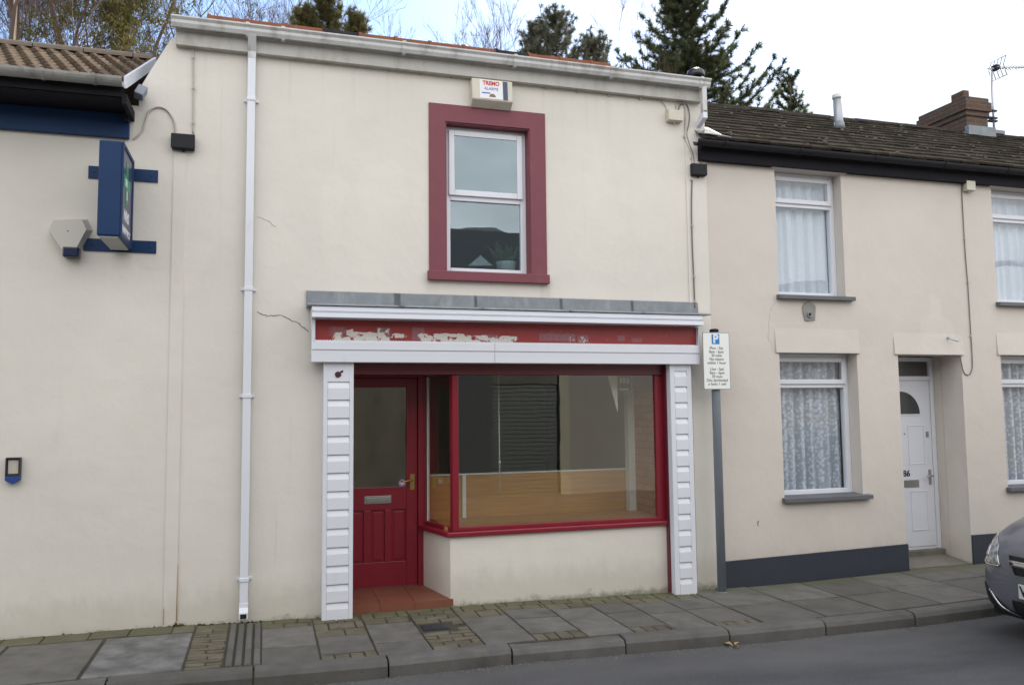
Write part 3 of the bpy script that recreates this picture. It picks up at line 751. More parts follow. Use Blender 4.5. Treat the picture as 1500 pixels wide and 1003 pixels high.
mb = MB(); z0 = .045; mb.prism([(dxx-w-.003, -.083, zl+.06), (dxx-w-.003, -.017, zl+.06), (dxx-w-.003, -.017, z0+.02), (dxx-w-.003, -.075, z0), (dxx-w-.003, -.135, z0+.002), (dxx-w-.003, -.130, z0+.055), (dxx-w-.003, -.083, z0+.085)], (2*w+.006, 0, 0)); obj('shoe', mb, PVC, dpipe, bev=.004)
mb = MB(); mb.box(dxx-w+.008, dxx+w-.008, -.137, -.12, z0+.008, z0+.045); obj('outlet', mb, BLACK, dpipe)
# short rainwater pipe at the right end, discharging on the next roof
xx = X(1030, 135, -.12); mb = MB(); mb.box(xx-.026, xx+.026, -.15, -.10, 4.76, gb+.01); sp_ = obj('short_downpipe', mb, PVC_OLD, sh, bev=.004)
mb = MB(); mb.prism([(xx-.024, -.15, 4.78), (xx-.024, -.10, 4.78), (xx-.024, .03, 4.68), (xx-.024, .03, 4.63), (xx-.024, -.15, 4.70)], (.05, 0, 0)); obj('shoe', mb, PVC, sp_, bev=.004)
# upper window: surround, sill, frame, panes
mb = MB(); ox0, ox1 = X(628, 200), X(798, 200); oz1 = Z(700, 158)
mb.box(ox0, UW[0], -.014, .0, UW[2], oz1); mb.box(UW[1], ox1, -.014, .0, UW[2], oz1); mb.box(UW[0], UW[1], -.014, .0, UW[3], oz1)
sd = .115
mb.box(UW[0]-.0, UW[0]+.012, .001, sd, UW[2], UW[3]-.012); mb.box(UW[1]-.012, UW[1], .001, sd, UW[2], UW[3]-.012); mb.box(UW[0], UW[1], .001, sd, UW[3]-.012, UW[3])
obj('window_surround', mb, BURG, sh)
mb = MB(); mb.box(X(626, 405), X(803, 405), -.055, sd, Z(700, 412, -.05), UW[2]+.012); obj('window_sill', mb, BURG, sh, bev=.006)
wx0, wx1, wz0, wz1 = UW[0]+.012, UW[1]-.012, UW[2]+.012, UW[3]-.012
mb = MB(); frame(mb, wx0, wx1, wz0, wz1, sd-.02, sd+.05, .055); zm = Z(712, 293, sd); mb.box(wx0+.055, wx1-.055, sd-.02, sd+.05, zm-.03, zm+.03)
wf = obj('window_frame', mb, PVC, sh, bev=.005)
mb = MB(); frame(mb, wx0+.038, wx1-.038, zm+.015, wz1-.035, sd-.045, sd-.021, .055); tsash = obj('opening_sash', mb, PVC, wf, bev=.006)
mb = MB(); mb.box(wx0+.08, wx1-.08, sd-.034, sd-.028, zm+.06, wz1-.08); obj('pane', mb, GLASS_UP, tsash)
mb = MB(); mb.box(wx0+.05, wx1-.05, sd+.005, sd+.011, wz0+.05, zm-.028); obj('pane', mb, GLASS_UP, wf)
mb = MB(); mb.box(wx0+.05, wx1-.05, sd+.07, sd+.073, zm+.03, wz1-.03); tag(obj('window_backing', mb, plain('grey blind', (.09, .10, .10), .8, .06, 6), loc=(2.0, sd+.07, 3.9)), 'pale grey blind closed behind the upper half of the burgundy framed window', 'blind')  # plain grey backing sheet behind the top pane
# things on the inside of the upper sill
t = thing('potted_plant', 'leafy plant in a white pot on the sill behind the upper window', 'plant', (2.27, .24, 3.03))
pc = Vector((2.27, .26, 3.05)); mb = MB(); mb.lathe(pc, [(.075, 0), (.10, .12), (.105, .14), (.095, .14)], 20); pot = obj('pot', mb, plain('white glazed pot', (.66, .65, .60), .35, .04, 6), t)
mb = MB(); rnd.seed(3)
for k in range(46):
    a = rnd.uniform(0, 6.28); e = rnd.uniform(.35, 1.4); l = rnd.uniform(.08, .2); d = Vector((math.cos(a)*math.cos(e), math.sin(a)*math.cos(e)*.7, math.sin(e)))
    b = pc+Vector((0, 0, .14))+d*l*.3+Vector((rnd.uniform(-.05, .05), 0, 0)); u = d.cross(Vector((rnd.uniform(-1, 1), rnd.uniform(-1, 1), .3))).normalized()*.018
    mb.quad(b, b+d*l*.5+u, b+d*l, b+d*l*.5-u)
obj('foliage', mb, leafmat('house plant', (.10, .17, .06), (.18, .26, .10), (.25, .30, .14)), t)
mb = MB(); q = [at(686, 389, .3), at(704, 374, .3), at(712, 381, .3), at(722, 389, .3)]; mb.prism([v for v in q], (0, .01, 0)); tag(obj('paper_card', mb, plain('white card', (.6, .6, .58), .7, .03, 5), loc=q[0]), 'folded white card leaning on the sill inside the upper window', 'card')
mb = MB(); mb.box(1.41, 3.09, .285, .5, 2.98, 3.04); obj('inner_sill', mb, PVC, sh)
# ---- shopfront
mb = MB(); yz = [(-.002, Z(700, 433.5)), (-.016, Z(700, 434.5)), (-.020, Z(700, 452)+.01), (-.265, Z(700, 453, -.25)+.012), (-.275, Z(700, 453, -.27)-.0), (-.262, Z(700, 453, -.27)-.002), (-.012, Z(700, 455)-.015), (-.002, Z(700, 455)-.015)]
xs = [X(448.6, 440), 1.15, 1.9, 2.75, 3.5, X(1021, 452)]
for a, b in zip(xs, xs[1:]): 
    mb.prism([(a-.03 if a != xs[0] else a, y-(.0025 if int(a*10) % 2 else 0), z+(.002 if int(a*10) % 2 else 0)) for y, z in yz], (b-a+.03, 0, 0))
obj('lead_flashing', mb, LEAD, sh)
fx0, fx1 = X(456.5, 500, -.18), X(1025, 515, -.18)
mb = MB(); c0, c1 = X(457, 460, -.25), X(1028, 465, -.25)
zt, zm_, zb = Z(700, 454, -.25), Z(700, 463.5, -.26), Z(700, 471, -.24)
mb.prism([(c0, -.02, zt), (c0, -.262, zt-.002), (c0, -.266, zt-.04), (c0, -.245, zm_+.004), (c0, -.245, zm_), (c0, -.285, zm_-.002), (c0, -.288, zb+.006), (c0, -.02, zb)], (c1-c0, 0, 0))
obj('cornice', mb, PVC, sh, bev=.004)
mb = MB(); r0, r1 = X(461.5, 485, -.14), X(1019.5, 490, -.14); zlo = Z(740, 502.2, -.14)
mb.box(r0, r1, -.14, -.02, zlo-.02, zb+.0); sgb = obj('signboard', mb, SIGNRED, sh)
for a, b in ((fx0, r0), (r1, fx1)):
    mb = MB(); mb.box(a, b, -.185, -.02, zlo-.01, zb-.001); obj('signboard_frame', mb, PVC, sh, bev=.003)
zf = Z(740, 531.5, -.18); xs_ = X(725, 515, -.18)
mb = MB()
for a, b in ((fx0, xs_-.0015), (xs_+.0015, fx1)):
    h = zlo-zf
    mb.prism([(a, -.06, zlo), (a, -.172, zlo), (a, -.184, zlo-.012), (a, -.186, zlo-h*.42), (a, -.178, zlo-h*.46), (a, -.178, zf), (a, -.06, zf)], (b-a, 0, 0))
mb.box(fx0+.02, fx1-.02, -.06, -.02, zf, zlo)
obj('fascia_panel', mb, PVC, sh, bev=.002)
mb = MB(); n = int((r1-r0)/.024)
for k in range(n): mb.box(r0+k*.024, r0+k*.024+.013, -.152, -.1405, zlo-.001, zlo+.006)
obj('vent_strip', mb, PVC, sh)
# pilasters with embossed boards
def pilaster(x0, x1, lines_px, pxc, wide):
    mb = MB(); y0 = -.135; zt, zb_ = zf, gz(x0)-.02
    bw = .035 if wide else .05
    mb.box(x0, x1, y0+.014, -.001, zb_, zt); mb.box(x0, x0+bw, y0, y0+.014, zb_, zt); mb.box(x1-bw, x1, y0, y0+.014, zb_, zt)
    zs = [Z(pxc, p, y0) for p in lines_px]
    full = [zt]+zs+[zb_]
    for i, (a, b) in enumerate(zip(full, full[1:])):
        if b > a: continue
        g_ = .012
        if i == 0: mb.box(x0+bw, x1-bw, y0+.002, y0+.014, b+.001, a); continue
        # board: set-back groove on top, then sloping out
        xa, xb_ = x0+bw, x1-bw
        P = [(y0+.016, a-.001), (y0+.013, a-.004), (y0-.002, a-.055), (y0-.002, b+.004), (y0+.002, b+.001), (y0+.016, b+.001)]
        mb.prism([(xa+.001, p, q) for p, q in P], (xb_-xa-.002, 0, 0))
    return obj('pilaster', mb, PVC, sh, bev=.0015, seg=1)
s_ = .3989
pl = pilaster(X(473, 700, -.135), X(517.5, 700, -.135), [520+s_*v for v in (98, 165, 232, 298, 366, 433, 500, 568, 637, 706, 773, 842, 908)], 495, True)
s_ = .3789
pr_ = pilaster(X(985.5, 700, -.135), X(1017, 700, -.135), [520+s_*v for v in (62, 122, 183, 244, 305, 367, 429, 490, 552, 614, 676, 739, 801, 863)], 1001, False)
c = at(495, 548.5, -.137); mb = MB(); rnd.seed(6)
mb.prism([(c.x+math.cos(a)*.027*rnd.uniform(.8, 1.15), c.y, c.z+math.sin(a)*.027*rnd.uniform(.8, 1.1)) for a in [6.28*k/14 for k in range(14)]], (0, -.002, 0))
mb.prism([(c.x+.014, c.y, c.z+.012), (c.x+.045, c.y, c.z+.022), (c.x+.042, c.y, c.z+.04), (c.x+.018, c.y, c.z+.028)], (0, -.002, 0))
obj('paint_blot', mb, plain('dark maroon blot', (.05, .012, .022), .5, .3, 40), pl)
# stall riser, sill and shop window
DY = .66
bx0, bxd = X(660, 860), X(615.5, 800, DY)
WX1 = 3.83
zs0 = Z(661, 787, -.03)
mb = MB(); mb.prism([(bx0, 0, -.2), (WX1, 0, -.2), (WX1, .12, -.2), (bx0+.08, .12, -.2), (bxd+.12, DY+.05, -.2), (bxd, DY+.05, -.2)], (0, 0, zs0+.2)); obj('stall_riser', mb, WALL_A, sh)
zs1 = zs0+.045
mb = MB(); mb.prism([(bx0-.035, -.035, zs0), (WX1, -.035, zs0), (WX1, .12, zs0), (bx0+.08, .12, zs0), (bxd+.1, DY-.002, zs0), (bxd-.045, DY-.002, zs0)], (0, 0, zs1-zs0)); obj('window_sill', mb, RED, sh, bev=.010)
zg0, zg1 = Z(665, 772, .03), Z(700, 549, .03)
ztr = 2.20
mb = MB(); px0, px1 = X(662.5, 650, .02), X(671.5, 650, .02)
mb.prism([(px0, .005, zs1), (px1, .005, zs1), (px1, .065, zs1), (px1-.02, .075, zs1), (px0-.015, .06, zs1)], (0, 0, zg1-zs1)); obj('corner_post', mb, RED, sh, bev=.006)
mb = MB(); jx = X(960, 650, .03); mb.box(jx, WX1, .012, .075, zs1, zg1); mb.box(px1, jx, .012, .07, zs1, zg0)
mb.prism([(px0-.012, .075, zs1), (px0+.02, .075, zs1), (bxd+.07, DY-.05, zs1), (bxd+.03, DY-.05, zs1)], (0, 0, zg0-zs1))
obj('window_frame', mb, RED, sh, bev=.005)
mb = MB(); mb.box(WX1-.022, WX1, -.055, -.001, -.05, 2.19); obj('side_lining', mb, REDDARK, sh)
mb = MB(); mb.box(SO[0]+.02, WX1, -.012, .09, zg1, ztr); mb.box(SO[0], WX1, .09, DY+.1, 2.12, 2.2); obj('transom', mb, REDDARK, sh, bev=.004)
mb = MB(); mb.box(px1-.003, jx+.003, .036, .042, zg0-.004, zg1+.004); obj('shop_window_pane', mb, GLASS_SHOP, sh)
mb = MB(); mb.prism([(px0+.004, .072, zg0-.003), (px0+.010, .073, zg0-.003), (bxd+.056, DY-.06, zg0-.003), (bxd+.05, DY-.06, zg0-.003)], (0, 0, zg1-zg0+.006)); obj('side_window_pane', mb, GLASS_SHOP, sh)
# recess: lobby floor, cheek wall, ceiling, door frame
lz = Z(560, 859, DY); lf = .052
mb = MB()
y0, y1 = -.012, DY
def lobz(y): return lf+(lz-lf)*(y-y0)/(y1-y0)
tx = [.70, 1.005, 1.31, 1.66]; ty = [y0, .31, y1]
for a, b in zip(tx, tx[1:]):
    for c_, d_ in zip(ty, ty[1:]):
        mb.prism([(a+.003, c_+.003, lobz(c_)), (b-.003, c_+.003, lobz(c_)), (b-.003, d_-.003, lobz(d_)), (a+.003, d_-.003, lobz(d_))], (0, 0, -.09))
mb.box(.70, 1.655, y0+.006, y1, -.2, lf-.05); mb.prism([(.70, y0+.008, lf-.006), (1.66, y0+.008, lf-.006), (1.66, y1, lz-.006), (.70, y1, lz-.006)], (0, 0, -.05))
obj('lobby_floor', mb, QUARRY, sh)
mb = MB(); mb.box(SO[0]-.12, SO[0]+.008, .281, DY+.12, -.2, 2.2); obj('lobby_cheek', mb, WALL_A, sh)
dcx = X(553, 730, DY); dx1 = X(611, 700, DY); dx0 = 2*dcx-dx1; dzt = Z(560, 554, DY)
mb = MB(); mb.box(dx1+.002, bxd+.09, DY-.055, DY+.06, lz-.02, 2.12); mb.box(bxd+.03, bxd+.05, DY-.07, DY-.055, zs1, 2.12)
mb.box(dx0-.09, dx0-.002, DY-.055, DY+.06, lz-.02, 2.12); mb.box(dx0-.002, dx1+.002, DY-.055, DY+.06, dzt+.003, 2.12)
obj('door_frame', mb, RED, sh, bev=.004)
mb = MB(); mb.box(bxd+.0545, bxd+.078, DY-.054-.03, DY-.056, zg0, zg1); obj('white_bead', mb, PVC, sh)
# door: rails, stiles, panels built as real joinery
gx1_, gxz0, gxz1 = X(595, 640, DY), Z(560, 713, DY), Z(560, 567.5, DY)
gx0_ = 2*dcx-gx1_
dy0, dy1 = DY-.02, DY+.025
mb = MB()
mb.box(dx0, gx0_, dy0, dy1, lz+.006, dzt); mb.box(gx1_, dx1, dy0, dy1, lz+.006, dzt); mb.box(gx0_, gx1_, dy0, dy1, gxz1, dzt)
pz1, pz0 = Z(560, 746, DY), Z(560, 822, DY)
mb.box(gx0_, gx1_, dy0, dy1, pz1, gxz0); mb.box(gx0_, gx1_, dy0, dy1, lz+.006, pz0)
pxs = [(X(543, 780, DY), X(563, 780, DY)), (X(573.5, 780, DY), X(593.8, 780, DY))]
pxs = [(2*dcx-pxs[1][1], 2*dcx-pxs[1][0])]+pxs
e = [gx0_]+[v for p in pxs for v in p]+[gx1_]
for a, b in zip(e[::2], e[1::2]):
    if b-a > .001: mb.box(a, b, dy0, dy1, pz0, pz1)
for a, b in pxs:
    mb.box(a, b, dy0+.016, dy1, pz0, pz1); mb.box(a+.022, b-.022, dy0+.006, dy0+.016, pz0+.022, pz1-.022)
door = obj('door', mb, RED, sh, bev=.004)
mb = MB(); mb.box(gx0_-.002, gx1_+.002, DY-.004, DY+.002, gxz0-.002, gxz1+.002); dg = obj('pane', mb, GLASS_SHOP, door)
mb = MB(); a, b = at(533.5, 738, dy0), at(573, 725, dy0); mb.box(a.x, b.x, dy0-.008, dy0-.0005, a.z, b.z); mb.box(a.x+.018, b.x-.018, dy0-.016, dy0-.0085, a.z+.018, b.z-.016); obj('letterbox', mb, plain('dull steel', (.33, .34, .33), .4, .1, 8, metal=.6), door, bev=.003)
mb = MB(); a, b = at(600.5, 717, dy0), at(607, 694, dy0); mb.box(a.x, b.x, dy0-.008, dy0-.0005, a.z, b.z); zc = Z(603, 702, dy0); mb.tube([((a.x+b.x)/2, dy0-.008, zc), ((a.x+b.x)/2, dy0-.045, zc), (a.x-.05, dy0-.05, zc-.012), (a.x-.10, dy0-.045, zc-.012)], [.009, .009, .008, .007], 8); obj('handle', mb, BRASS, door)
c = at(589, 707, DY-.005); mb = MB(); mb.lathe((c.x, DY-.005, c.z), [(.036, 0), (.036, -.0012)], 24, axis='Y'); st = obj('sticker', mb, plain('mauve sticker', (.36, .27, .46), .4, .3, 60), dg)
mb = MB(); mb.lathe((c.x+.003, DY-.0063, c.z-.002), [(.020, 0), (.020, -.001)], 20, axis='Y'); obj('sticker_badge', mb, plain('pale badge', (.62, .60, .68), .4, .2, 60), st)
mb = MB(); mb.box(dx0-.05, bxd+.06, DY-.03, DY+.05, lz-.03, lz+.008); obj('threshold', mb, REDDARK, sh, bev=.003)
# ---- shop interior
mb = MB(); pf = lambda px_, py_: at(px_, py_, .72)
pz_t = (Z(672, 697, .72)+Z(924, 685, .72))/2; pz_b = zs1+.03
mb.box(1.57, 3.86, .70, .735, pz_b, pz_t); mb.box(1.62, 3.84, .12, .70, pz_b-.03, pz_b)
dp = thing('display_platform', 'veneered window display platform and low back board inside the shop window', 'display', (2.7, .4, .6)); obj('board', mb, WOOD, dp)
mb = MB(); mb.box(1.565, 3.865, .692, .742, pz_t, pz_t+.014); bx_ = X(680, 725, .69); mb.box(bx_-.018, bx_+.018, .682, .70, pz_b, pz_t); obj('white_trim', mb, PVC, dp)
mb = MB(); mb.box(3.78, 3.84, .14, .70, pz_b, 1.93); tag(obj('brick_pier', mb, BRICK_IN, loc=(3.8, .4, pz_b)), 'brown brick side wall standing inside the shop window at its right end', 'brick pier')
mb = MB(); mb.box(3.70, 3.775, .60, .69, pz_b, 2.15); tag(obj('white_post', mb, PVC, loc=(3.74, .65, pz_b)), 'white boxed post inside the right end of the shop window', 'post')
a = at(731, 640, .5); mb = MB(); mb.tube([(a.x, .5, Z(731, 548, .5)), (a.x+.004, .5, Z(734, 722, .5))], .0065, 6); mb.lathe((a.x+.003, .5, Z(733, 676, .5)-.02), [(.011, 0), (.011, .03)], 8); tag(obj('white_rod', mb, PVC, loc=(a.x, .5, 1.4)), 'thin white rod hanging behind the shop window glass', 'rod')  # thin white upright tube with a small collar
mb = MB(); q = [at(890, 549, .3), at(904, 549, .3), at(905, 604, .3)]; mb.prism(q, (0, .012, 0)); tag(obj('white_wedge', mb, WHITE, loc=q[0]), 'white pointed pennant hanging at the top right of the shop window', 'pennant')  # flat white triangle set behind the glass
a, b = at(906, 551, .33), at(924, 573, .33); mb = MB(); mb.box(a.x, b.x, .33, .335, b.z, a.z); mb2 = MB()
po = tag(obj('window_notice', mb, plain('grey notice', (.16, .17, .18), .6, .3, 30), loc=a), 'small dark notice with pale bars hung beside the white pennant', 'notice')
for k, (u0, u1, v0, v1) in enumerate(((.1, .3, .55, .9), (.38, .6, .55, .9), (.68, .9, .5, .9), (.05, .85, .08, .2))): mb2.box(a.x+(b.x-a.x)*u0, a.x+(b.x-a.x)*u1, .326, .3295, b.z+(a.z-b.z)*v0, b.z+(a.z-b.z)*v1)
pb = obj('pale_bars', mb2, WHITE); pb.parent = po; pb.data.transform(Matrix.Translation(-po.location))
# ---- things fixed to the shop wall
t = thing('alarm_box', 'white angular alarm box with red and blue lettering above the burgundy window', 'alarm box', (X(717, 140), 0, 4.65))
a0 = at(689, 119); b0 = at(746, 160)
fr_ = [at(697, 119, -.10), at(744, 123, -.10), at(744, 146, -.10), at(697, 142, -.10)]
zt_ = Z(715, 117, -.07); zm2 = Z(718, 147, -.10); zb_ = Z(718, 160, -.02)
x0, x1 = X(688, 138), X(747, 140)
mb = MB(); mb.prism([(x0, -.004, zt_), (x0, -.085, zt_), (x0, -.105, zm2), (x0, -.030, zb_), (x0, -.004, zb_)], (x1-x0, 0, 0)); cs = obj('case', mb, BOXCREAM, t, bev=.010)
mb = MB(); yf = lambda z: -.085-.020*(zt_-z)/(zt_-zm2)-.003
lx0, lx1 = x0+.075, x1-.022
mb.prism([(lx0, yf(zt_-.012), zt_-.012), (lx1-.10+.02, yf(zt_-.012), zt_-.012), (lx1-.10+.02, yf(zm2+.012), zm2+.012), (lx0, yf(zm2+.012), zm2+.012)], (0, .003, 0)); lb = obj('label_plate', mb, WHITE, cs)
mb = MB(); mb.prism([(lx1-.075, yf(zt_-.012), zt_-.012), (lx1-.03, yf(zt_-.012), zt_-.012), (lx1-.03, yf(zm2+.012), zm2+.012), (lx1-.075, yf(zm2+.012), zm2+.012)], (0, .003, 0)); obj('dark_lens', mb, plain('dark lens', (.03, .045, .11), .2, .1, 5), cs)
til = math.atan2(.020, zt_-zm2); xm = (lx0+lx1-.08)/2
REDT = plain('red lettering', (.55, .04, .03), .5, .05, 5); BLUET = plain('blue lettering', (.10, .16, .50), .5, .05, 5)
def lm(z): return front_at(xm, yf(z)-.0008, z) @ Matrix.Rotation(-til, 4, 'X')
hh = zt_-zm2
text('TREMO', .058, lm(zt_-.045), REDT, 'lettering', lb, bold=.002, sx=.86)
text('ALARMS', .042, lm(zt_-.045-hh*.26), BLUET, 'lettering', lb, sx=.9)
mb = MB(); zz = zt_-.045-hh*.47; mb.box(lx0+.02, xm-.01, yf(zz)-.002, yf(zz), zz-.006, zz+.006); mb.box(lx0+.02, xm-.03, yf(zz)-.002, yf(zz), zz-.035, zz-.027); obj('small_print', mb, BLUET, lb)
mb = MB(); zz = zt_-.045-hh*.55; mb.prism([(xm+.01+.032*math.cos(a), yf(zz)-.001, zz-.02+.032*math.sin(a)) for a in [math.pi*k/10 for k in range(11)]], (0, -.002, 0)); obj('emblem', mb, plain('brown emblem', (.25, .12, .09), .5, .3, 60), lb)
def jbox(label, px, mat, w0, d=.06, name='junction_box'):
    a, b = at(*px[0], -.03), at(*px[1], -.03)
    t = thing(name, label, 'junction box', ((a.x+b.x)/2, 0, b.z))
    mb = MB(); mb.box(a.x, b.x, -d, -.001, b.z, a.z); mb.box(a.x-.004, b.x+.004, -d-.012, -d+.004, b.z+.004, a.z-.004); obj('case', mb, mat, t, bev=.006)
    mb = MB(); m = (a.x+b.x)/2; mb.lathe((m, -.03, b.z-.015), [(.012, 0), (.012, .016)], 8); obj('gland', mb, mat, t); return t
jbox('black junction box high on the wall left of the white downpipe', ((252, 196), (285, 221)), BLACK, 0)
jbox('black junction box at the joint between the shop and the next house', ((1012, 240), (1033, 259)), BLACK, 0)
jbox('cream junction box under the right end of the shop gutter', ((977, 161), (998, 180)), BOXCREAM, 0)
jbox('cream junction box under the black eave of the right hand house', ((1412, 265), (1425, 281)), BOXCREAM, 0)
def cable(pts, r, mat, label, clips=(), y=-.01):
    P = catenary([at(*p, y) for p in pts], 8); mb = MB(); mb.tube(P, r, 6)
    t = thing('cable', label, 'cable', P[0]); obj('wire', mb, mat, t)
    if clips:
        for c in clips: p = at(*c, y); mb = MB(); mb.box(p.x-.010, p.x+.010, y-.012, 0, p.z-.012, p.z+.012); obj('clip', mb, CABLE, t)
    return t
ey = lambda x: 63.5+(x-251)*.1155
cable([(283, 196), (283, 130), (283, 78), (287, 68), (310, ey(310)-1), (330, ey(330))], .007, CABLE, 'cream conduit rising from the left black box to the eaves', [(283, 180), (283, 129), (283, 84), (283, 71)])
cable([(330, ey(330)), (500, ey(500)+1), (640, ey(640)+2), (800, ey(800)+1), (958, ey(958)+1), (968, 149), (975, 156), (977, 163)], .004, CABLE, 'thin cable clipped along the wall beneath the shop gutter', [(x, ey(x)+2) for x in range(340, 968, 46)])
cable([(257, 197), (255, 178), (245, 162), (232, 157), (219, 163), (213, 178), (208, 192), (196, 204)], .008, CABLE, 'thick cream cable looping from the left black box to the blue board')
cable([(990, 161), (992, 153), (1000, 151), (1004, 160), (1004, 185), (1004, 205), (1012, 224), (1013, 240)], .008, CABLE, 'cream cable dropping from the cream box to the right black box', [(1003, 200), (1012, 232)])
cable([(994, 161), (997, 154), (1006, 154), (1010, 168), (1009, 182), (1006, 196), (1009, 210), (1015, 226), (1017, 240)], .006, GREYC, 'dark grey cable dropping beside the cream cable to the right black box')
cable([(1014, 259), (1013, 300), (1014, 350), (1016, 400), (1018, 450)], .007, GREYC, 'grey cable running down the corner strip below the right black box', [(1013, 263), (1014, 330), (1017, 405), (1018, 441)], y=-.022)
cable([(1025, 217), (1027, 230), (1026, 240)], .006, CABLE, 'short cream cable rising above the right black box', y=-.02)
# parking sign
pxp, pyp = 4.305, -.17
t = thing('parking_sign', 'white parking sign with blue P on a grey pole against the shop corner', 'sign', (pxp, pyp, gz(pxp)))
mb = MB(); mb.lathe((pxp, pyp, gz(pxp)-.1), [(.043, 0), (.043, 2.49+.1-gz(pxp)), (.040, 2.5+.1-gz(pxp))], 20); mb.lathe((pxp, pyp, gz(pxp)-.02), [(.055, 0), (.050, .028)], 16); obj('pole', mb, POLE, t)
mb = MB(); mb.lathe((pxp, pyp, 2.495), [(.046, 0), (.046, .025), (.03, .032)], 16); obj('cap', mb, BLACK, t)
a, b = at(1028.8, 486.5, -.235), at(1070.5, 570, -.235)
mb = MB(); mb.box(a.x, b.x, -.235, -.231, b.z, a.z); plate = obj('plate', mb, plain('grey plate rim', (.25, .26, .27), .5, .1, 6), t)
mb = MB(); mb.box(a.x+.006, b.x-.006, -.2362, -.2345, b.z+.006, a.z-.006); face = obj('white_face', mb, plain('reflective white sheet', (.80, .83, .80), .35, .03, 6, grime=(9, .6, .8, .2), gcol=(.6, .62, .55)), plate)
for z in (b.z+.12, a.z-.1):
    mb = MB(); mb.box(pxp-.055, pxp+.055, -.231, pyp+.05, z-.015, z+.015); obj('clamp', mb, POLE, t)
w_, h_ = b.x-a.x, a.z-b.z
def fz(v): return a.z-h_*v
cxs = a.x+w_*.475; yy = -.2367
mb = MB(); u0, u1 = a.x+w_*.335, a.x+w_*.625; mb.box(u0, u1, yy-.0006, yy+.0004, fz(.205), fz(.03)); pb = obj('blue_panel', mb, plain('sign blue', (.012, .20, .56), .4, .05, 6), face)
text('P', .115, front_at((u0+u1)/2, yy-.0008, (fz(.205)+fz(.03))/2), WHITE, 'lettering', pb, bold=.005)
GREYT = plain('sign black lettering', (.16, .16, .16), .5, .05, 5)
for s, v in (('Mon - Sat', .275), ('8am - 6pm', .34), ('30 mins', .405), ('No return', .470), ('within 1 hour', .535), ('Llun - Sad', .645), ('8am - 6pm', .71), ('30 mun', .775), ('Dim dychwelyd', .84), ('o fewn 1 awr', .905)):
    text(s, .040, front_at(a.x+w_*.5, yy-.0003, fz(v)), GREYT, 'lettering', face, sx=.95)

# ================================================================== RIGHT: HOUSE
ho = thing('terraced_house', 'stone coloured terraced house with white windows, white door numbered 86 and dark plinth', 'house', (7.5, 0, 0))
HX0, HX1 = XR+.001, 14.5
u_ = (X(1136, 300), X(1233, 300), Z(1142, 432), Z(1137, 247))
dxw = X(1467, 600)-X(1141, 600)
dxu = X(1455, 330)-X(1137.5, 330)
l_ = (X(1143, 560), X(1257, 560), Z(1152, 729), Z(1136, 516))
UPs = [u_, (u_[0]+dxu, u_[1]+dxu, u_[2], u_[3])]; LOs = [l_, (l_[0]+dxw, l_[1]+dxw, l_[2], l_[3])]
DO = (X(1317, 560), X(1410, 560), -.3, Z(1360, 519))
mb = MB(); wall(mb, HX0, HX1, -.3, 4.42, 0, .30, UPs+LOs+[DO])
mb.box(HX0, HX0+.2, .305, 4.8, -.3, 4.3); mb.box(HX1-.2, HX1, .305, 4.8, -.3, 4.3); mb.box(HX0, HX1, 4.8, 5.0, -.3, 4.5)
mb.box(DO[0]-.12, DO[0]-.001, .305, .6, -.3, 2.5); mb.box(DO[1]+.001, DO[1]+.12, .305, .6, -.3, 2.5)
# render labels over the openings, belling outwards
def label(x0, x1, zb, h, out, fl=.0):
    mb.prism([(x0, -.0005, zb+h), (x0-fl, -out, zb+.012), (x0-fl, -out, zb), (x0, -.0005, zb)], (x1-x0+fl*2, 0, 0))
for o in UPs: label(o[0]-.05, o[1]+.05, o[3]-.002, .085, .04)
for o in LOs: label(o[0]-.045, o[1]+.03, o[3]-.002, .26, .020)
label(DO[0]-.05, DO[1]+.03, DO[3]-.002, .24, .020)
obj('wall', mb, WALL_B, ho)
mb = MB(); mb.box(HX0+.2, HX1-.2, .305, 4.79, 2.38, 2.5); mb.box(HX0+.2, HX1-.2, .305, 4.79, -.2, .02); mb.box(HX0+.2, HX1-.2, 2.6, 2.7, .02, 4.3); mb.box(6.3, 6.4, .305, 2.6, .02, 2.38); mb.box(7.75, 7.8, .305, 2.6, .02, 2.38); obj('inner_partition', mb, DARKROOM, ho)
mb = MB()
zp = [Z(1061, 822), Z(1328, 796)]
mb.prism([(HX0+.002, -.022, -.3), (DO[0]-.001, -.022, -.3), (DO[0]-.001, -.022, zp[1]), (HX0+.002, -.022, zp[0])], (0, .0215, 0))
mb.prism([(DO[1]+.001, -.022, -.3), (HX1, -.022, -.3), (HX1, -.022, .32), (DO[1]+.001, -.022, Z(1425, 783))], (0, .0215, 0))
obj('plinth', mb, PLINTH, ho)
WF = PVC
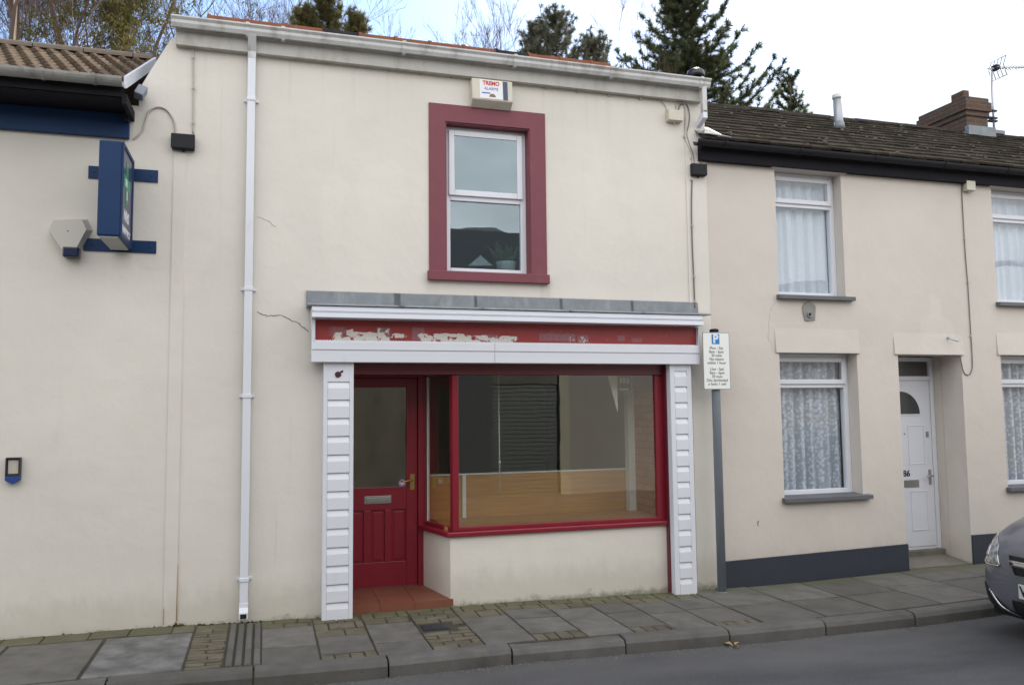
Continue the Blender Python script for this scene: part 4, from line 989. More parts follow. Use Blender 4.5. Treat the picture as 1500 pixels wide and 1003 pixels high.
def house_window(o, yd, split, sillz, sash=True):
    mb = MB(); frame(mb, o[0]+.001, o[1]-.001, o[2]+.001, o[3]-.001, yd, yd+.07, .055)
    zsp = o[2]+(o[3]-o[2])*split
    mb.box(o[0]+.056, o[1]-.056, yd, yd+.07, zsp-.028, zsp+.028)
    f = obj('window', mb, WF, ho, bev=.005)
    mb = MB(); frame(mb, o[0]+.04, o[1]-.04, zsp+.012, o[3]-.04, yd-.02, yd-.0005, .05); sa = obj('top_sash', mb, WF, f, bev=.005)
    mb = MB(); mb.box(o[0]+.08, o[1]-.08, yd-.008, yd-.003, zsp+.055, o[3]-.08); obj('pane', mb, GLASS_H, sa)
    mb = MB(); mb.box(o[0]+.053, o[1]-.053, yd+.03, yd+.035, o[2]+.053, zsp-.026); obj('pane', mb, GLASS_H, f)
    mb = MB(); mb.prism([(o[0]-.03, -.065, o[2]-.045), (o[0]-.03, -.065, o[2]-.002), (o[0]-.03, yd+.0, o[2]+.012), (o[0]-.03, yd, o[2]-.045)], (o[1]-o[0]+.11, 0, 0)); obj('sill', mb, SILL, f, bev=.004)
    return zsp
for o in UPs: house_window(o, .13, .745, 0)
for o in LOs: house_window(o, .16, .775, 0)
def curtain(o, yd, label, amp, mat, fold, seed):
    rnd.seed(seed); mb = MB(); n = 150; x0, x1 = o[0]+.03, o[1]-.03; z0, z1 = o[2]+.02, o[3]-.02; ph_ = rnd.uniform(0, 6); rows = [0, .15, .4, .7, 1.]
    G = []
    for i in range(n+1):
        x = x0+(x1-x0)*i/n; u = (x-x0)/fold
        y = yd+.10+amp*(math.sin(6.283*u+ph_+.9*math.sin(2.1*u))+.35*math.sin(6.283*u*2.3+1))
        G.append([mb.pt((x, yd+.10+(y-yd-.10)*(.6+.4*(1-r)), z0+(z1-z0)*r)) for r in rows])
    for a, b in zip(G, G[1:]):
        for k in range(len(rows)-1): mb.face((a[k], b[k], b[k+1], a[k+1]), 0, True)
    tag(obj('net_curtain', mb, mat, loc=((x0+x1)/2, yd+.1, z1)), label, 'curtain', 'net curtains in the house windows')
curtain(UPs[0], .13, 'plain white net curtain in the upper window next to the shop', .026, NET, .16, 1)
curtain(UPs[1], .13, 'plain white net curtain in the upper window at the right edge', .026, NET, .15, 2)
curtain(LOs[0], .16, 'patterned lace net curtain in the lower window next to the shop', .032, LACE, .15, 3)
curtain(LOs[1], .16, 'patterned lace net curtain in the lower window behind the car', .032, LACE, .14, 4)
# door 86
yd = .42
fw = .055
x0, x1 = DO[0]+.002, DO[1]-.002; zb0 = Z(1350, 804, yd); zt0 = DO[3]-.002
ztr_ = Z(1345, 554, yd)
mb = MB(); mb.box(x0, x0+fw, yd, yd+.07, zb0, zt0); mb.box(x1-fw, x1, yd, yd+.07, zb0, zt0); mb.box(x0+fw, x1-fw, yd, yd+.07, zt0-.05, zt0); mb.box(x0+fw, x1-fw, yd, yd+.07, ztr_-.025, ztr_+.025)
mb.box(x0+fw, x1-fw, yd+.02, yd+.07, zb0-.01, zb0+.03)
df = obj('door_frame', mb, PVC, ho, bev=.004)
mb = MB(); mb.box(x0+fw-.004, x1-fw+.004, yd+.03, yd+.036, ztr_+.022, zt0-.048); obj('fanlight_pane', mb, plain('grey obscured glass', (.10, .10, .105), .15, .2, 15), df)
lx0, lx1, lz0, lz1 = x0+fw+.004, x1-fw-.004, zb0+.033, ztr_-.028
mc = X(1321, 605, yd)
mcx = min(max(mc, lx0+.25), (lx0+lx1)/2+.05)
mb = MB(); mb.box(lx0, lx1, yd+.012, yd+.055, lz0, lz1)
def emboss(a, b, c, d, h=.006):
    mb.box(a, b, yd+.012-h, yd+.0115, c, c+.014); mb.box(a, b, yd+.012-h, yd+.0115, d-.014, d); mb.box(a, a+.014, yd+.012-h, yd+.0115, c+.014, d-.014); mb.box(b-.014, b, yd+.012-h, yd+.0115, c+.014, d-.014)
lw = lx1-lx0; zz = lambda py: Z(1345, py, yd)
for a, b in ((lx0+.10, lx0+lw/2-.04), (lx0+lw/2+.04, lx1-.10)):
    emboss(a, b, zz(680), zz(622)); emboss(a, b, zz(777), zz(718))
dl = obj('door', mb, PVC, ho, bev=.003)
mr = X(1348, 605, yd)-mcx
mb = MB(); mz = zz(606); mb.prism([(mcx+mr*math.cos(a), yd+.0118, mz+mr*math.sin(a)) for a in [math.pi*k/24 for k in range(25)]], (0, -.006, 0)); obj('half_moon_pane', mb, plain('dark obscured glass', (.045, .05, .055), .12, .2, 15), dl)
mb = MB(); N_ = 24
for k in range(N_):
    a, b = math.pi*k/N_, math.pi*(k+1)/N_; r2, r3 = mr, mr+.014
    mb.prism([(mcx+r2*math.cos(a), yd+.0119, mz+r2*math.sin(a)), (mcx+r3*math.cos(a), yd+.0119, mz+r3*math.sin(a)), (mcx+r3*math.cos(b), yd+.0119, mz+r3*math.sin(b)), (mcx+r2*math.cos(b), yd+.0119, mz+r2*math.sin(b))], (0, -.010, 0))
mb.box(mcx-mr-.014, mcx+mr+.014, yd+.002, yd+.0119, mz-.014, mz); obj('half_moon_bead', mb, PVC, dl)
text('86', .10, front_at(X(1329, 693, yd), yd+.0105, zz(693)), BLACK, 'house_number', dl, depth=.002, bold=.002)
mb = MB(); a, b = X(1323, 707, yd), X(1347, 707, yd); mb.box(a, b, yd+.003, yd+.0118, zz(713), zz(702)); obj('letterbox', mb, STEEL, dl, bev=.003)
mb = MB(); hx = X(1366, 700, yd)-.03; mb.box(hx-.016, hx+.016, yd+.002, yd+.0118, zz(710), zz(688)); mb.tube([(hx, yd, zz(697)), (hx, yd-.05, zz(697)), (hx-.10, yd-.055, zz(697))], .009, 8); obj('handle', mb, STEEL, dl)
mb = MB(); mb.lathe((X(1326, 635, yd), yd+.0118, zz(635)), [(.010, 0), (.009, -.006)], 10, axis='Y'); lx_ = X(1360, 636, yd)-.01; mb.box(lx_-.015, lx_+.015, yd+.0, yd+.0118, zz(640), zz(632)); obj('lock', mb, GREYB, dl)
mb = MB(); mb.box(DO[0]+.003, DO[1]-.003, yd-.06, yd+.06, -.1, zb0-.001); obj('threshold', mb, DSTEP, ho, bev=.005)
mb = MB(); mb.prism([(DO[0]+.003, .02, -.2), (DO[0]+.003, .02, gz(7)+.004), (DO[0]+.003, yd+.05, zb0-.045), (DO[0]+.003, yd+.05, -.2)], (DO[1]-DO[0]-.006, 0, 0)); obj('doorstep', mb, DSTEP, ho)
# roof of separate weathered slates, one mesh
hey, hez = -.17, 4.475; hry, hrz = 2.5, 5.955
mb = MB(); slp = Vector((0, hry-hey, hrz-hez)); LL = slp.length; slp.normalize(); nn = Vector((0, -slp.z, slp.y)); gg = .25; rnd.seed(21)
nc = int(LL/gg)+1
for c_ in range(nc):
    x = HX0-.08-(c_ % 2)*.125
    s0, s1 = c_*gg, min(c_*gg+gg*1.35, LL)
    while x < HX1:
        a, b = max(x, HX0-.08), min(x+.25, HX1)
        j = rnd.uniform(-.004, .005); tz = rnd.uniform(-.003, .003); ds = rnd.uniform(-.008, .008)
        p0 = Vector((0, hey, hez))+slp*(s0+ds); p1 = Vector((0, hey, hez))+slp*s1
        A = [p0+nn*(.006+j), p0+nn*(.030+j), p1+nn*.008, p1-nn*.012]
        if b-a > .02: mb.prism([(a+.002, q.y, q.z+tz) for q in A], (b-a-.004, 0, -2*tz))
        x += .25
mb.quad((HX0, hey, hez-.02), (HX1, hey, hez-.02), (HX1, hry, hrz-.03), (HX0, hry, hrz-.03)); mb.quad((HX0, hry, hrz), (HX1, hry, hrz), (HX1, 5.2, 4.4), (HX0, 5.2, 4.4))
hroof = obj('roof', mb, TILE_R, ho)
mb = MB(); x = HX0-.08
while x < HX1:
    b = min(x+.45, HX1); dz = rnd.uniform(-.008, .008)
    mb.prism([(x+.003, hry+math.cos(a)*.11, hrz-.035+dz+math.sin(a)*.075) for a in [math.pi*q/8 for q in range(9)]], (b-x-.006, 0, 0)); x = b
obj('ridge_tiles', mb, TILE_R, hroof)
mb = MB(); rnd.seed(31)     # moss cushions on the slates
for k in range(150):
    xx, s = rnd.uniform(HX0, 13), rnd.uniform(0, LL); p = Vector((xx, hey, hez))+slp*s+nn*.028; r = rnd.uniform(.008, .028)
    ring = [p+Vector((math.cos(a)*r*1.3, 0, 0))+slp*math.sin(a)*r for a in [6.28*q/6 for q in range(6)]]; tp = mb.pt(p+nn*r*.7); ii = [mb.pt(q) for q in ring]
    for q in range(6): mb.face((ii[q], ii[(q+1) % 6], tp), 0, True)
tag(obj('moss_cushions', mb, plain('dry roof moss', (.055, .052, .024), .95, .4, 20), hroof), kind='stuff')
mb = MB(); pgz = Z(1200, 232, -.1)
mb.box(HX0-.10, HX1, -.07, -.001, 4.285, 4.46); mb.box(HX0-.1, HX1, -.10, -.07, 4.40, 4.46); obj('fascia_board', mb, SOFFIT, ho, bev=.003)
mb = MB(); halfround(mb, HX0-.20, HX1, -.155, 4.455, .056)
for x in (4.5, 5.4, 6.35, 7.3, 8.2, 9.1): halfround(mb, x-.014, x+.014, -.155, 4.457, .063)
obj('gutter', mb, BLACK, ho)
# lead and white apron where the roofs meet
mb = MB(); 
for k in range(3):
    s0, s1 = .12+k*.3, .12+k*.3+.32; p0 = Vector((0, hey, hez))+slp*s0; p1 = Vector((0, hey, hez))+slp*s1
    mb.prism([(XR-.12, p0.y, p0.z+.045), (XR+.16, p0.y, p0.z+.04), (XR+.16, p1.y, p1.z+.055), (XR-.12, p1.y, p1.z+.06)], (0, 0, -.012))
obj('lead_soaker', mb, LEAD, hroof)
mb = MB(); q = [at(1020, 185, -.13), at(1042, 190, -.10), at(1040, 178, .25), at(1034, 160, .75), at(1030, 160, .75)]
P = [Vector((0, hey, hez))+slp*s for s in (.0, .35, .8)]
mb.prism([(4.30, hey-.03, hez+.05), (4.58, hey-.0, hez+.045), (4.50, hey+.05, hez+.075), (4.425, P[1].y-.1, P[1].z+.015), (4.43, P[2].y, P[2].z+.085), (4.39, P[2].y, P[2].z+.085), (4.385, P[1].y-.1, P[1].z+.015), (4.28, hey+.05, hez+.075)], (0, 0, -.012)); obj('white_apron', mb, plain('bright zinc', (.22, .225, .235), .85, .2, 9, spec=.1), hroof, bev=.003)
# chimney stack on the ridge
cy0, cy1 = 2.30, 3.25; chx0, chx1 = X(1416, 175, cy0), X(1450, 175, cy0)
ct = Z(1418, 141, cy0); cb = hrz-.35
ch = None
mb = MB(); mb.box(chx0+.02, chx1-.02, cy0+.02, cy1-.02, cb, ct-.30); mb.box(chx0, chx1, cy0, cy1, ct-.30, ct-.22); mb.box(chx0-.025, chx1+.025, cy0-.025, cy1+.025, ct-.22, ct-.07); mb.box(chx0, chx1, cy0, cy1, ct-.07, ct)
ch = obj('chimney', mb, BRICK, hroof, bev=.006)
mb = MB(); mb.box(chx0+.012, chx1-.012, cy0+.012, cy1-.012, cb, hrz-.02); mb.box(chx0-.03, chx1+.04, cy0-.06, cy0+.012, Z(1418, 199, cy0)-.06, Z(1418, 185, cy0)); obj('lead_apron', mb, LEAD, ch)
mb = MB(); mb.box(chx0+.03, chx0+.14, cy0+.06, cy0+.30, ct, ct+.12); obj('loose_brick', mb, BRICK, ch, bev=.006)
mb = MB(); mb.box(chx1+.02, chx1+.40, cy0+.1, cy0+.3, hrz+.02, hrz+.075); obj('ridge_flashing', mb, LEAD, hroof)
# flue
fy = 1.4; fp = at(1229, 188, fy); ft = at(1225, 139, fy)
t = thing('metal_flue', 'galvanised metal flue pipe with pale cap rising from the slate roof', 'flue', (fp.x, fy, fp.z-.1))
mb = MB(); mb.tube([(fp.x+.01, fy, fp.z-.12), (fp.x, fy, fp.z+.12), (ft.x+.005, fy, ft.z-.04)], [.058, .058, .05], 16); obj('pipe', mb, plain('galvanised steel', (.40, .41, .42), .4, .15, 9, metal=.4), t)
mb = MB(); mb.tube([(ft.x+.006, fy, ft.z-.05), (ft.x+.005, fy, ft.z-.04), (ft.x+.003, fy, ft.z), (ft.x, fy, ft.z+.02)], [.058, .058, .054, .03], 16); obj('cap', mb, plain('pale cap', (.62, .62, .6), .4, .1, 9), t)
mb = MB(); mb.lathe((fp.x+.005, fy, fp.z-.02), [(.075, 0), (.062, .10)], 16); mb.box(fp.x-.13, fp.x+.15, fy-.14, fy+.12, fp.z-.12, fp.z-.1, rot=Matrix.Rotation(math.atan2(slp.z, slp.y), 3, 'X')); obj('collar', mb, LEAD, t)
# black cowl behind the gutter end
cyv = .72; cp = at(1019, 108, cyv)
t = thing('vent_cowl', 'black domed vent cowl standing behind the right end of the shop gutter', 'vent', (cp.x, cyv, 4.9))
mb = MB(); mb.lathe((cp.x, cyv, 4.8), [(.055, 0), (.055, cp.z-4.8-.03)], 14); obj('pipe', mb, BLACK, t)
mb = MB(); mb.lathe((cp.x, cyv, cp.z-.05), [(.10, 0), (.105, .03), (.095, .075), (.06, .095), (.02, .10)], 20); obj('cowl', mb, plain('black glossy cowl', (.02, .02, .024), .22, .1, 8), t)
# aerial
ay = 2.75; ab, atp = at(1456, 192, ay), at(1452, 99, ay)
t = thing('tv_aerial', 'rooftop television aerial on a thin mast beside the brick chimney', 'aerial', (ab.x, ay, ab.z-.2))
mb = MB(); mb.tube([(ab.x, ay, ab.z-.15), (atp.x, ay, atp.z)], .016, 8); obj('mast', mb, STEEL, t)
mb = MB(); p = [at(1447, 101, ay), at(1520, 99, ay)]; mb.tube(p, .010, 6); d = (p[1]-p[0])
for k in range(14):
    c = p[0]+d*(.12+k*.065); mb.tube([c+Vector((0, -.10, 0)), c+Vector((0, .10, 0))], .0045, 5); mb.tube([c+Vector((0, 0, -.03)), c+Vector((0, 0, .03))], .0045, 5)
obj('boom', mb, STEEL, t)
mb = MB(); c = at(1459, 100, ay)
for sx_, sz_ in ((.03, .16), (.03, -.16)):
    for yy_ in (-.14, -.07, 0, .07, .14): mb.tube([c+Vector((0, yy_, 0)), c+Vector((sx_+.03, yy_, sz_))], .005, 5)
    mb.tube([c+Vector((sx_+.03, -.15, sz_)), c+Vector((sx_+.03, .15, sz_))], .005, 5)
mb.box(c.x-.05, c.x+.02, ay-.05, ay+.05, c.z-.04, c.z+.04); obj('reflector', mb, BLACK, t)
mb = MB(); q = at(1455, 163, ay)
for dz in (0, -.12, -.17): mb = MB(); mb.box(q.x-.12, q.x+.05, ay-.03, ay+.03, q.z+dz-.012, q.z+dz+.012); obj('mast_bracket', mb, BLACK, t)
# vent plate, hook, cables on the house wall
t = thing('vent_plate', 'grey pear shaped flue outlet plate below the upper window sill', 'vent', (X(1185, 456), 0, 2.6))
px = [(1175, 449), (1178, 444), (1184, 441), (1190, 444), (1194, 449), (1193, 469), (1179, 470), (1176, 460)]
mb = MB(); mb.prism([at(a, b, -.001) for a, b in px], (0, -.014, 0)); obj('plate', mb, plain('grey mortar plate', (.27, .255, .23), .8, .2, 14, .3), t, bev=.004)
c = at(1186, 461, -.02); mb = MB(); mb.lathe((c.x, -.015, c.z), [(.032, 0), (.032, -.016), (.022, -.018), (.018, -.004)], 14, axis='Y'); obj('outlet', mb, GREYB, t)
mb = MB(); mb.lathe((c.x, -.018, c.z), [(.017, 0), (.015, -.0035)], 12, axis='Y'); obj('hole', mb, BLACK, t)
mb = MB(); mb.tube([at(1388, 495, 0), at(1391, 496, -.05), at(1404, 500, -.10)], .008, 6); mb.lathe(at(1388, 495, 0), [(.025, 0), (.022, -.008)], 10, axis='Y'); tag(obj('wall_hook', mb, STEEL, loc=at(1388, 495)), 'small steel hook projecting over the white door', 'hook')
cable([(1411, 262), (1409, 275), (1411, 320), (1414, 370), (1418, 420), (1421, 470), (1424, 520), (1424, 540), (1419, 549), (1412, 545), (1408, 530), (1407, 522)], .006, GREYC, 'grey cable hanging down the house wall and looping at the door head', [(1413, 350), (1418, 413), (1422, 492)])
crack([(1137, 438), (1129, 452), (1126, 475), (1126, 495), (1134, 516)], .0016, 'crack', ho, plain('faint crack', (.36, .31, .26), .95, .1, 20))
crack([(1110, 762), (1111, 770)], .006, 'wall_mark', ho, CRK)
# ================================================================== CAR (parked facing us)
cx0, cyc, cz0 = 5.73, -2.50, -.125+gz(6.2)+.02
car = thing('parked_car', 'dark grey hatchback parked at the kerb at the right edge of the picture', 'car', (cx0, cyc, cz0))
CARP = None
def carpaint():
    m, nt, b, o = nm('dark grey car paint')
    p = pos(nt); f = noise(nt, p, 300, 2); c = mix(nt, f, (.15, .155, .18), (.20, .205, .235))
    c = mix(nt, mrange(nt, noise(nt, p, 7, 5, .7), .55, .8, 0, .3), c, (.17, .165, .155))
    nt.links.new(c, b.inputs['Base Color']); b.inputs['Metallic'].default_value = .35; b.inputs['Roughness'].default_value = .34; b.inputs['Coat Weight'].default_value = .6; b.inputs['Coat Roughness'].default_value = .08
    return m
CARP = carpaint()
# stations: x, half width at belt, bottom, belt z, top z, roof half width
ST = [(0, .50, .30, .50, .64, .42), (.03, .60, .24, .52, .72, .50), (.10, .70, .20, .56, .79, .58), (.22, .77, .18, .60, .86, .64), (.40, .815, .18, .66, .93, .68), (.65, .835, .2, .74, .995, .71), (.95, .842, .2, .82, 1.05, .73), (1.12, .845, .2, .88, 1.09, .72), (1.45, .847, .2, .92, 1.32, .66), (1.85, .847, .2, .95, 1.52, .60), (2.3, .847, .2, .97, 1.60, .58), (2.9, .847, .2, .98, 1.60, .57), (3.4, .84, .2, .98, 1.55, .56), (3.75, .82, .22, .97, 1.42, .56), (3.95, .77, .26, .93, 1.18, .58), (4.04, .68, .32, .85, .98, .56)]
mb = MB(); rings = []
for (x, hw, zb, zbelt, ztp, rw) in ST:
    half = [(0, zb), (hw*.75, zb), (hw*.93, zb+.03), (hw*.985, zb+.14), (hw, zbelt*.62+zb*.38), (hw*.99, zbelt-.03), (hw*.955, zbelt+(ztp-zbelt)*.15), (rw+(hw*.955-rw)*.42, zbelt+(ztp-zbelt)*.62), (rw, ztp-.045), (rw*.82, ztp-.010), (rw*.45, ztp), (0, ztp+.008)]
    full = half+[(-a, b) for a, b in half[-2:0:-1]]
    rings.append([mb.pt((cx0+x, cyc+a, cz0+b)) for a, b in full])
for a, b in zip(rings, rings[1:]):
    n = len(a)
    for k in range(n): mb.face((a[k], a[(k+1) % n], b[(k+1) % n], b[k]), 0, True)
mb.face(rings[0][::-1], 0, True); mb.face(rings[-1], 0, True)
body = obj('body', mb, CARP, car); 
bm = bmesh.new(); bm.from_mesh(body.data); bmesh.ops.recalc_face_normals(bm, faces=bm.faces); bm.to_mesh(body.data); bm.free()
ssf = body.modifiers.new('sub', 'SUBSURF'); ssf.levels = 2; ssf.render_levels = 3
bpy.context.view_layer.update()
ev = body.evaluated_get(bpy.context.evaluated_depsgraph_get()); bvm = ev.to_mesh(); bt = bmesh.new(); bt.from_mesh(bvm); bvh = BVHTree.FromBMesh(bt)
def on_front(y, z, off):     # y,z relative to the car base; x of the bodywork there
    h = bvh.ray_cast(Vector((-1, y, z)), Vector((1, 0, 0)))
    if h[0] is None: return None
    return h[0]+h[1]*off
def inpoly(p, P):
    r = False
    for (x1, y1), (x2, y2) in zip(P, P[1:]+P[:1]):
        if (y1 > p[1]) != (y2 > p[1]) and p[0] < (x2-x1)*(p[1]-y1)/(y2-y1)+x1: r = not r
    return r
def patch(name, P, mat, off, parent, nu=14, nv=14, thick=.01):
    """a shaped plate lying on the bodywork: P four-sided outline (bl, br, tr, tl) or polygon fan"""
    mb = MB(); G = []
    for j in range(nv+1):
        row = []
        for i in range(nu+1):
            u, v = i/nu, j/nv; k = len(P)//2
            lo, hi = P[:k], P[k:][::-1]
            def lerp(L, t):
                s = t*(len(L)-1); a = min(int(s), len(L)-2); f = s-a; return (L[a][0]+(L[a+1][0]-L[a][0])*f, L[a][1]+(L[a+1][1]-L[a][1])*f)
            a, b = lerp(lo, u), lerp(hi, u); y, z = a[0]+(b[0]-a[0])*v, a[1]+(b[1]-a[1])*v
            h = on_front(y, z, off); 
            row.append(mb.pt((h or Vector((.3, y, z)))+Vector((cx0, cyc, cz0))))
        G.append(row)
    for a, b in zip(G, G[1:]):
        for i in range(nu): mb.face((a[i], b[i], b[i+1], a[i+1]), 0, True)
    o = obj(name, mb, mat, parent); s = o.modifiers.new('thick', 'SOLIDIFY'); s.thickness = thick; s.offset = 0; return o
def lampglass():
    m, nt, b, o = nm('headlamp lens'); p = pos(nt); n_ = noise(nt, p, 18, 3)
    c = ramp(nt, n_, [(.35, (.12, .125, .13)), (.5, (.36, .37, .38)), (.62, (.62, .63, .64))])
    nt.links.new(c, b.inputs['Base Color']); b.inputs['Metallic'].default_value = .5; b.inputs['Roughness'].default_value = .22; b.inputs['Coat Weight'].default_value = 1.; b.inputs['Coat Roughness'].default_value = .03
    return m
LAMP = lampglass(); CHROME = plain('chrome', (.62, .62, .63), .12, .05, 5, metal=1.); BLKG = plain('black grille', (.010, .010, .012), .5, .2, 30)
for s in (1, -1):
    hl = patch('headlight', [(s*.44, .585), (s*.58, .575), (s*.735, .60), (s*.72, .80), (s*.62, .80), (s*.50, .735)], LAMP, .006, car)
    patch('lamp_bulb', [(s*.60, .63), (s*.66, .63), (s*.66, .71), (s*.60, .71)], CHROME, .012, hl, 6, 6)
    patch('indicator_lens', [(s*.69, .62), (s*.725, .63), (s*.715, .76), (s*.69, .76)], plain('pale lens', (.55, .53, .48), .2, .1, 9), .011, hl, 6, 6)
    patch('lamp_rim', [(s*.455, .575), (s*.60, .562), (s*.735, .588), (s*.735, .60), (s*.60, .575), (s*.455, .588)], CHROME, .009, hl, 10, 2)
    fg = patch('bumper_vent', [(s*.40, .20), (s*.55, .21), (s*.64, .27), (s*.66, .42), (s*.56, .36), (s*.43, .28)], BLKG, .004, car)
    patch('chrome_strip', [(s*.36, .205), (s*.46, .27), (s*.56, .38), (s*.575, .375), (s*.475, .25), (s*.37, .185)], CHROME, .010, car, 12, 2)
gr = patch('grille', [(-.30, .54), (.30, .54), (.36, .68), (-.36, .68)], BLKG, .006, car)
patch('chrome_bar', [(-.33, .60), (.33, .60), (.345, .645), (-.345, .645)], CHROME, .016, gr, 14, 3)
patch('lower_intake', [(-.34, .235), (.34, .235), (.34, .335), (-.34, .335)], BLKG, .005, car)
pl_ = MB(); xp = (on_front(.26, .42, 0) or Vector((.02, 0, 0))).x
pl_.box(cx0-.022, cx0-.010, cyc-.26, cyc+.26, cz0+.365, cz0+.476); npl = obj('number_plate', pl_, plain('white plate', (.70, .70, .66), .4, .03, 5), car, bev=.003)
BACK = Matrix(((0, 0, -1, 0), (-1, 0, 0, 0), (0, 1, 0, 0), (0, 0, 0, 1)))   # facing -x
text('V', .105, Matrix.Translation((cx0-.0225, cyc+.215, cz0+.42)) @ BACK, BLACK, 'lettering', npl, bold=.003)
mb = MB(); mb.box(cx0-.008, cx0+.3, cyc-.26, cyc+.26, cz0+.37, cz0+.47); obj('plate_holder', mb, BLACK, car)
# windows, doors line, wheels
def on_side(x, z, s):
    h = bvh.ray_cast(Vector((x, s*3, z)), Vector((0, -s, 0))); return (h[0]+h[1]*.004) if h[0] else None
def sidepatch(name, P, mat, s, parent, nu=10, nv=6):
    mb = MB(); G = []
    for j in range(nv+1):
        row = []
        for i in range(nu+1):
            u, v = i/nu, j/nv; (a, b, c, d) = P
            x = (a[0]*(1-u)+b[0]*u)*(1-v)+(d[0]*(1-u)+c[0]*u)*v; z = (a[1]*(1-u)+b[1]*u)*(1-v)+(d[1]*(1-u)+c[1]*u)*v
            row.append(mb.pt((on_side(x, z, s) or Vector((x, s*.8, z)))+Vector((cx0, cyc, cz0))))
        G.append(row)
    for a, b in zip(G, G[1:]):
        for i in range(nu): mb.face((a[i], a[i+1], b[i+1], b[i]) if s < 0 else (a[i], b[i], b[i+1], a[i+1]), 0, True)
    return obj(name, mb, mat, parent)
CG = plain('dark car glass', (.015, .018, .02), .05, .1, 3)
for s in (1, -1):
    sidepatch('side_window', [(1.5, 1.02), (2.35, 1.05), (2.35, 1.45), (1.9, 1.42)], CG, s, car); sidepatch('side_window', [(2.43, 1.05), (3.35, 1.07), (3.2, 1.42), (2.43, 1.45)], CG, s, car)
    for wx in (.80, 3.33):
        mb = MB(); yo = cyc+s*.70
        prof = [(.20, -.10), (.29, -.10), (.315, -.07), (.315, .07), (.29, .10), (.20, .10)]
        mb.lathe((cx0+wx, yo+s*.03, cz0+.31), prof, 28, axis='Y'); ty = obj('tyre', mb, plain('tyre rubber', (.018, .018, .019), .85, .2, 20), car)
        mb = MB(); mb.lathe((cx0+wx, yo+s*.03, cz0+.31), [(.205, -.095), (.215, .0), (.205, .095)], 24, axis='Y'); mb.lathe((cx0+wx, yo+s*.122, cz0+.31), [(.07, -.02), (.06, .012)], 16, axis='Y')
        for k in range(7):
            a = 6.283*k/7; mb.box(cx0+wx+.05, cx0+wx+.20, yo+s*.13-.006, yo+s*.13+.006, cz0+.285, cz0+.335, rot=Matrix.Rotation(a, 3, 'Y'), piv=(cx0+wx, yo+s*.13, cz0+.31))
        obj('rim', mb, plain('alloy rim', (.35, .35, .36), .35, .1, 8, metal=.7), ty)
mb = MB()
wsc = [(1.16, .64, 1.10), (1.80, .55, 1.50)]
mb.quad((cx0+1.15, cyc-.62, cz0+1.12), (cx0+1.15, cyc+.62, cz0+1.12), (cx0+1.83, cyc+.53, cz0+1.535), (cx0+1.83, cyc-.53, cz0+1.535)); obj('windscreen', mb, CG, car)
for s in (1, -1):
    mb = MB(); mb.box(cx0+1.42, cx0+1.52, cyc+s*.95-.09, cyc+s*.95+.09, cz0+1.0, cz0+1.14); obj('door_mirror', mb, CARP, car, bev=.03)
mb = MB(); mb.box(cx0+.15, cx0+3.9, cyc-.66, cyc+.66, cz0+.16, cz0+.3); obj('underbody', mb, BLACK, car)

# ================================================================== TREES
def hill(x, y): return hz(x, y)
def grow(mb, p, d, L, r, depth, rg, spread, up, sides, tips, minr=.004):
    n = 3; pts = [p]; rs = [r]; q = p.copy(); dd = d.copy()
    for k in range(n):
        dd = (dd+Vector((rg.gauss(0, .10), rg.gauss(0, .10), rg.gauss(0, .06)+up*.06))).normalized(); q = q+dd*L/n; pts.append(q); rs.append(max(minr, r*(1-.32*(k+1)/n)))
    mb.tube(pts, rs, sides if r > .02 else 3, caps=False)
    if depth == 0: tips.append((q, dd)); return
    nb = rg.choice((2, 3, 3)) if depth > 1 else rg.choice((2, 3, 4))
    for k in range(nb):
        a = rg.uniform(0, 6.283); o = dd.orthogonal().normalized(); o2 = dd.cross(o)
        s = rg.uniform(.35, 1.)*spread if k else rg.uniform(.05, .3)
        nd = (dd+(o*math.cos(a)+o2*math.sin(a))*s+Vector((0, 0, up*.15))).normalized()
        t = rg.uniform(.55, 1.) if k else 1.
        b = pts[-1] if k == 0 else pts[2].lerp(pts[3], rg.random())
        grow(mb, b, nd, L*rg.uniform(.62, .85), rs[-1]*(.9 if k == 0 else rg.uniform(.45, .7)), depth-1, rg, spread, up, sides, tips, minr)
def bare_tree(px, py, y, H, seed, label, depth=6, r=.12, spread=.75, up=.5, mat=BARK, tmat=None, lean=(0, 0), group=None, minr=.004, name='bare_tree', trunkfrac=.34, spray=5):
    rg = random.Random(seed); b = at(px, py, y); base = Vector((b.x, y, hill(b.x, y)-.1))
    t = thing(name, label, 'tree', base, group)
    mb = MB(); top = base+Vector((lean[0], lean[1], H*trunkfrac))
    P = [base.lerp(top, k/4)+Vector((rg.gauss(0, .03), 0, 0)) for k in range(5)]; mb.tube(P, [r*(1.15-.35*k/4) for k in range(5)], 10); obj('trunk', mb, mat, t)
    cm = MB(); tips = []
    for k in range(rg.choice((3, 4))):
        a = rg.uniform(0, 6.28); s = .08 if k == 0 else rg.uniform(.3, .7)*spread
        st = P[4] if k == 0 else P[2].lerp(P[4], rg.uniform(.3, 1))
        grow(cm, st, Vector((math.cos(a)*s+lean[0]*.05, math.sin(a)*s, 1)).normalized(), H*(.30 if k == 0 else .24), r*(.75 if k == 0 else .5), depth-1, rg, spread, up, 6, tips, minr)
    for q, dd in tips:      # fine twig sprays at the ends of the branches
        for _ in range(spray):
            o = dd.orthogonal().normalized(); a = rg.uniform(0, 6.283); e = (dd*rg.uniform(.5, 1.2)+(o*math.cos(a)+dd.cross(o)*math.sin(a))*rg.uniform(.2, .8)).normalized(); u = e.orthogonal().normalized()*minr*.8
            b_ = q-dd*rg.uniform(0, .3); cm.face([cm.pt(b_-u), cm.pt(b_+u), cm.pt(b_+e*rg.uniform(.25, .6))])
    obj('crown', cm, tmat or TWIG, t); return t, tips, cm
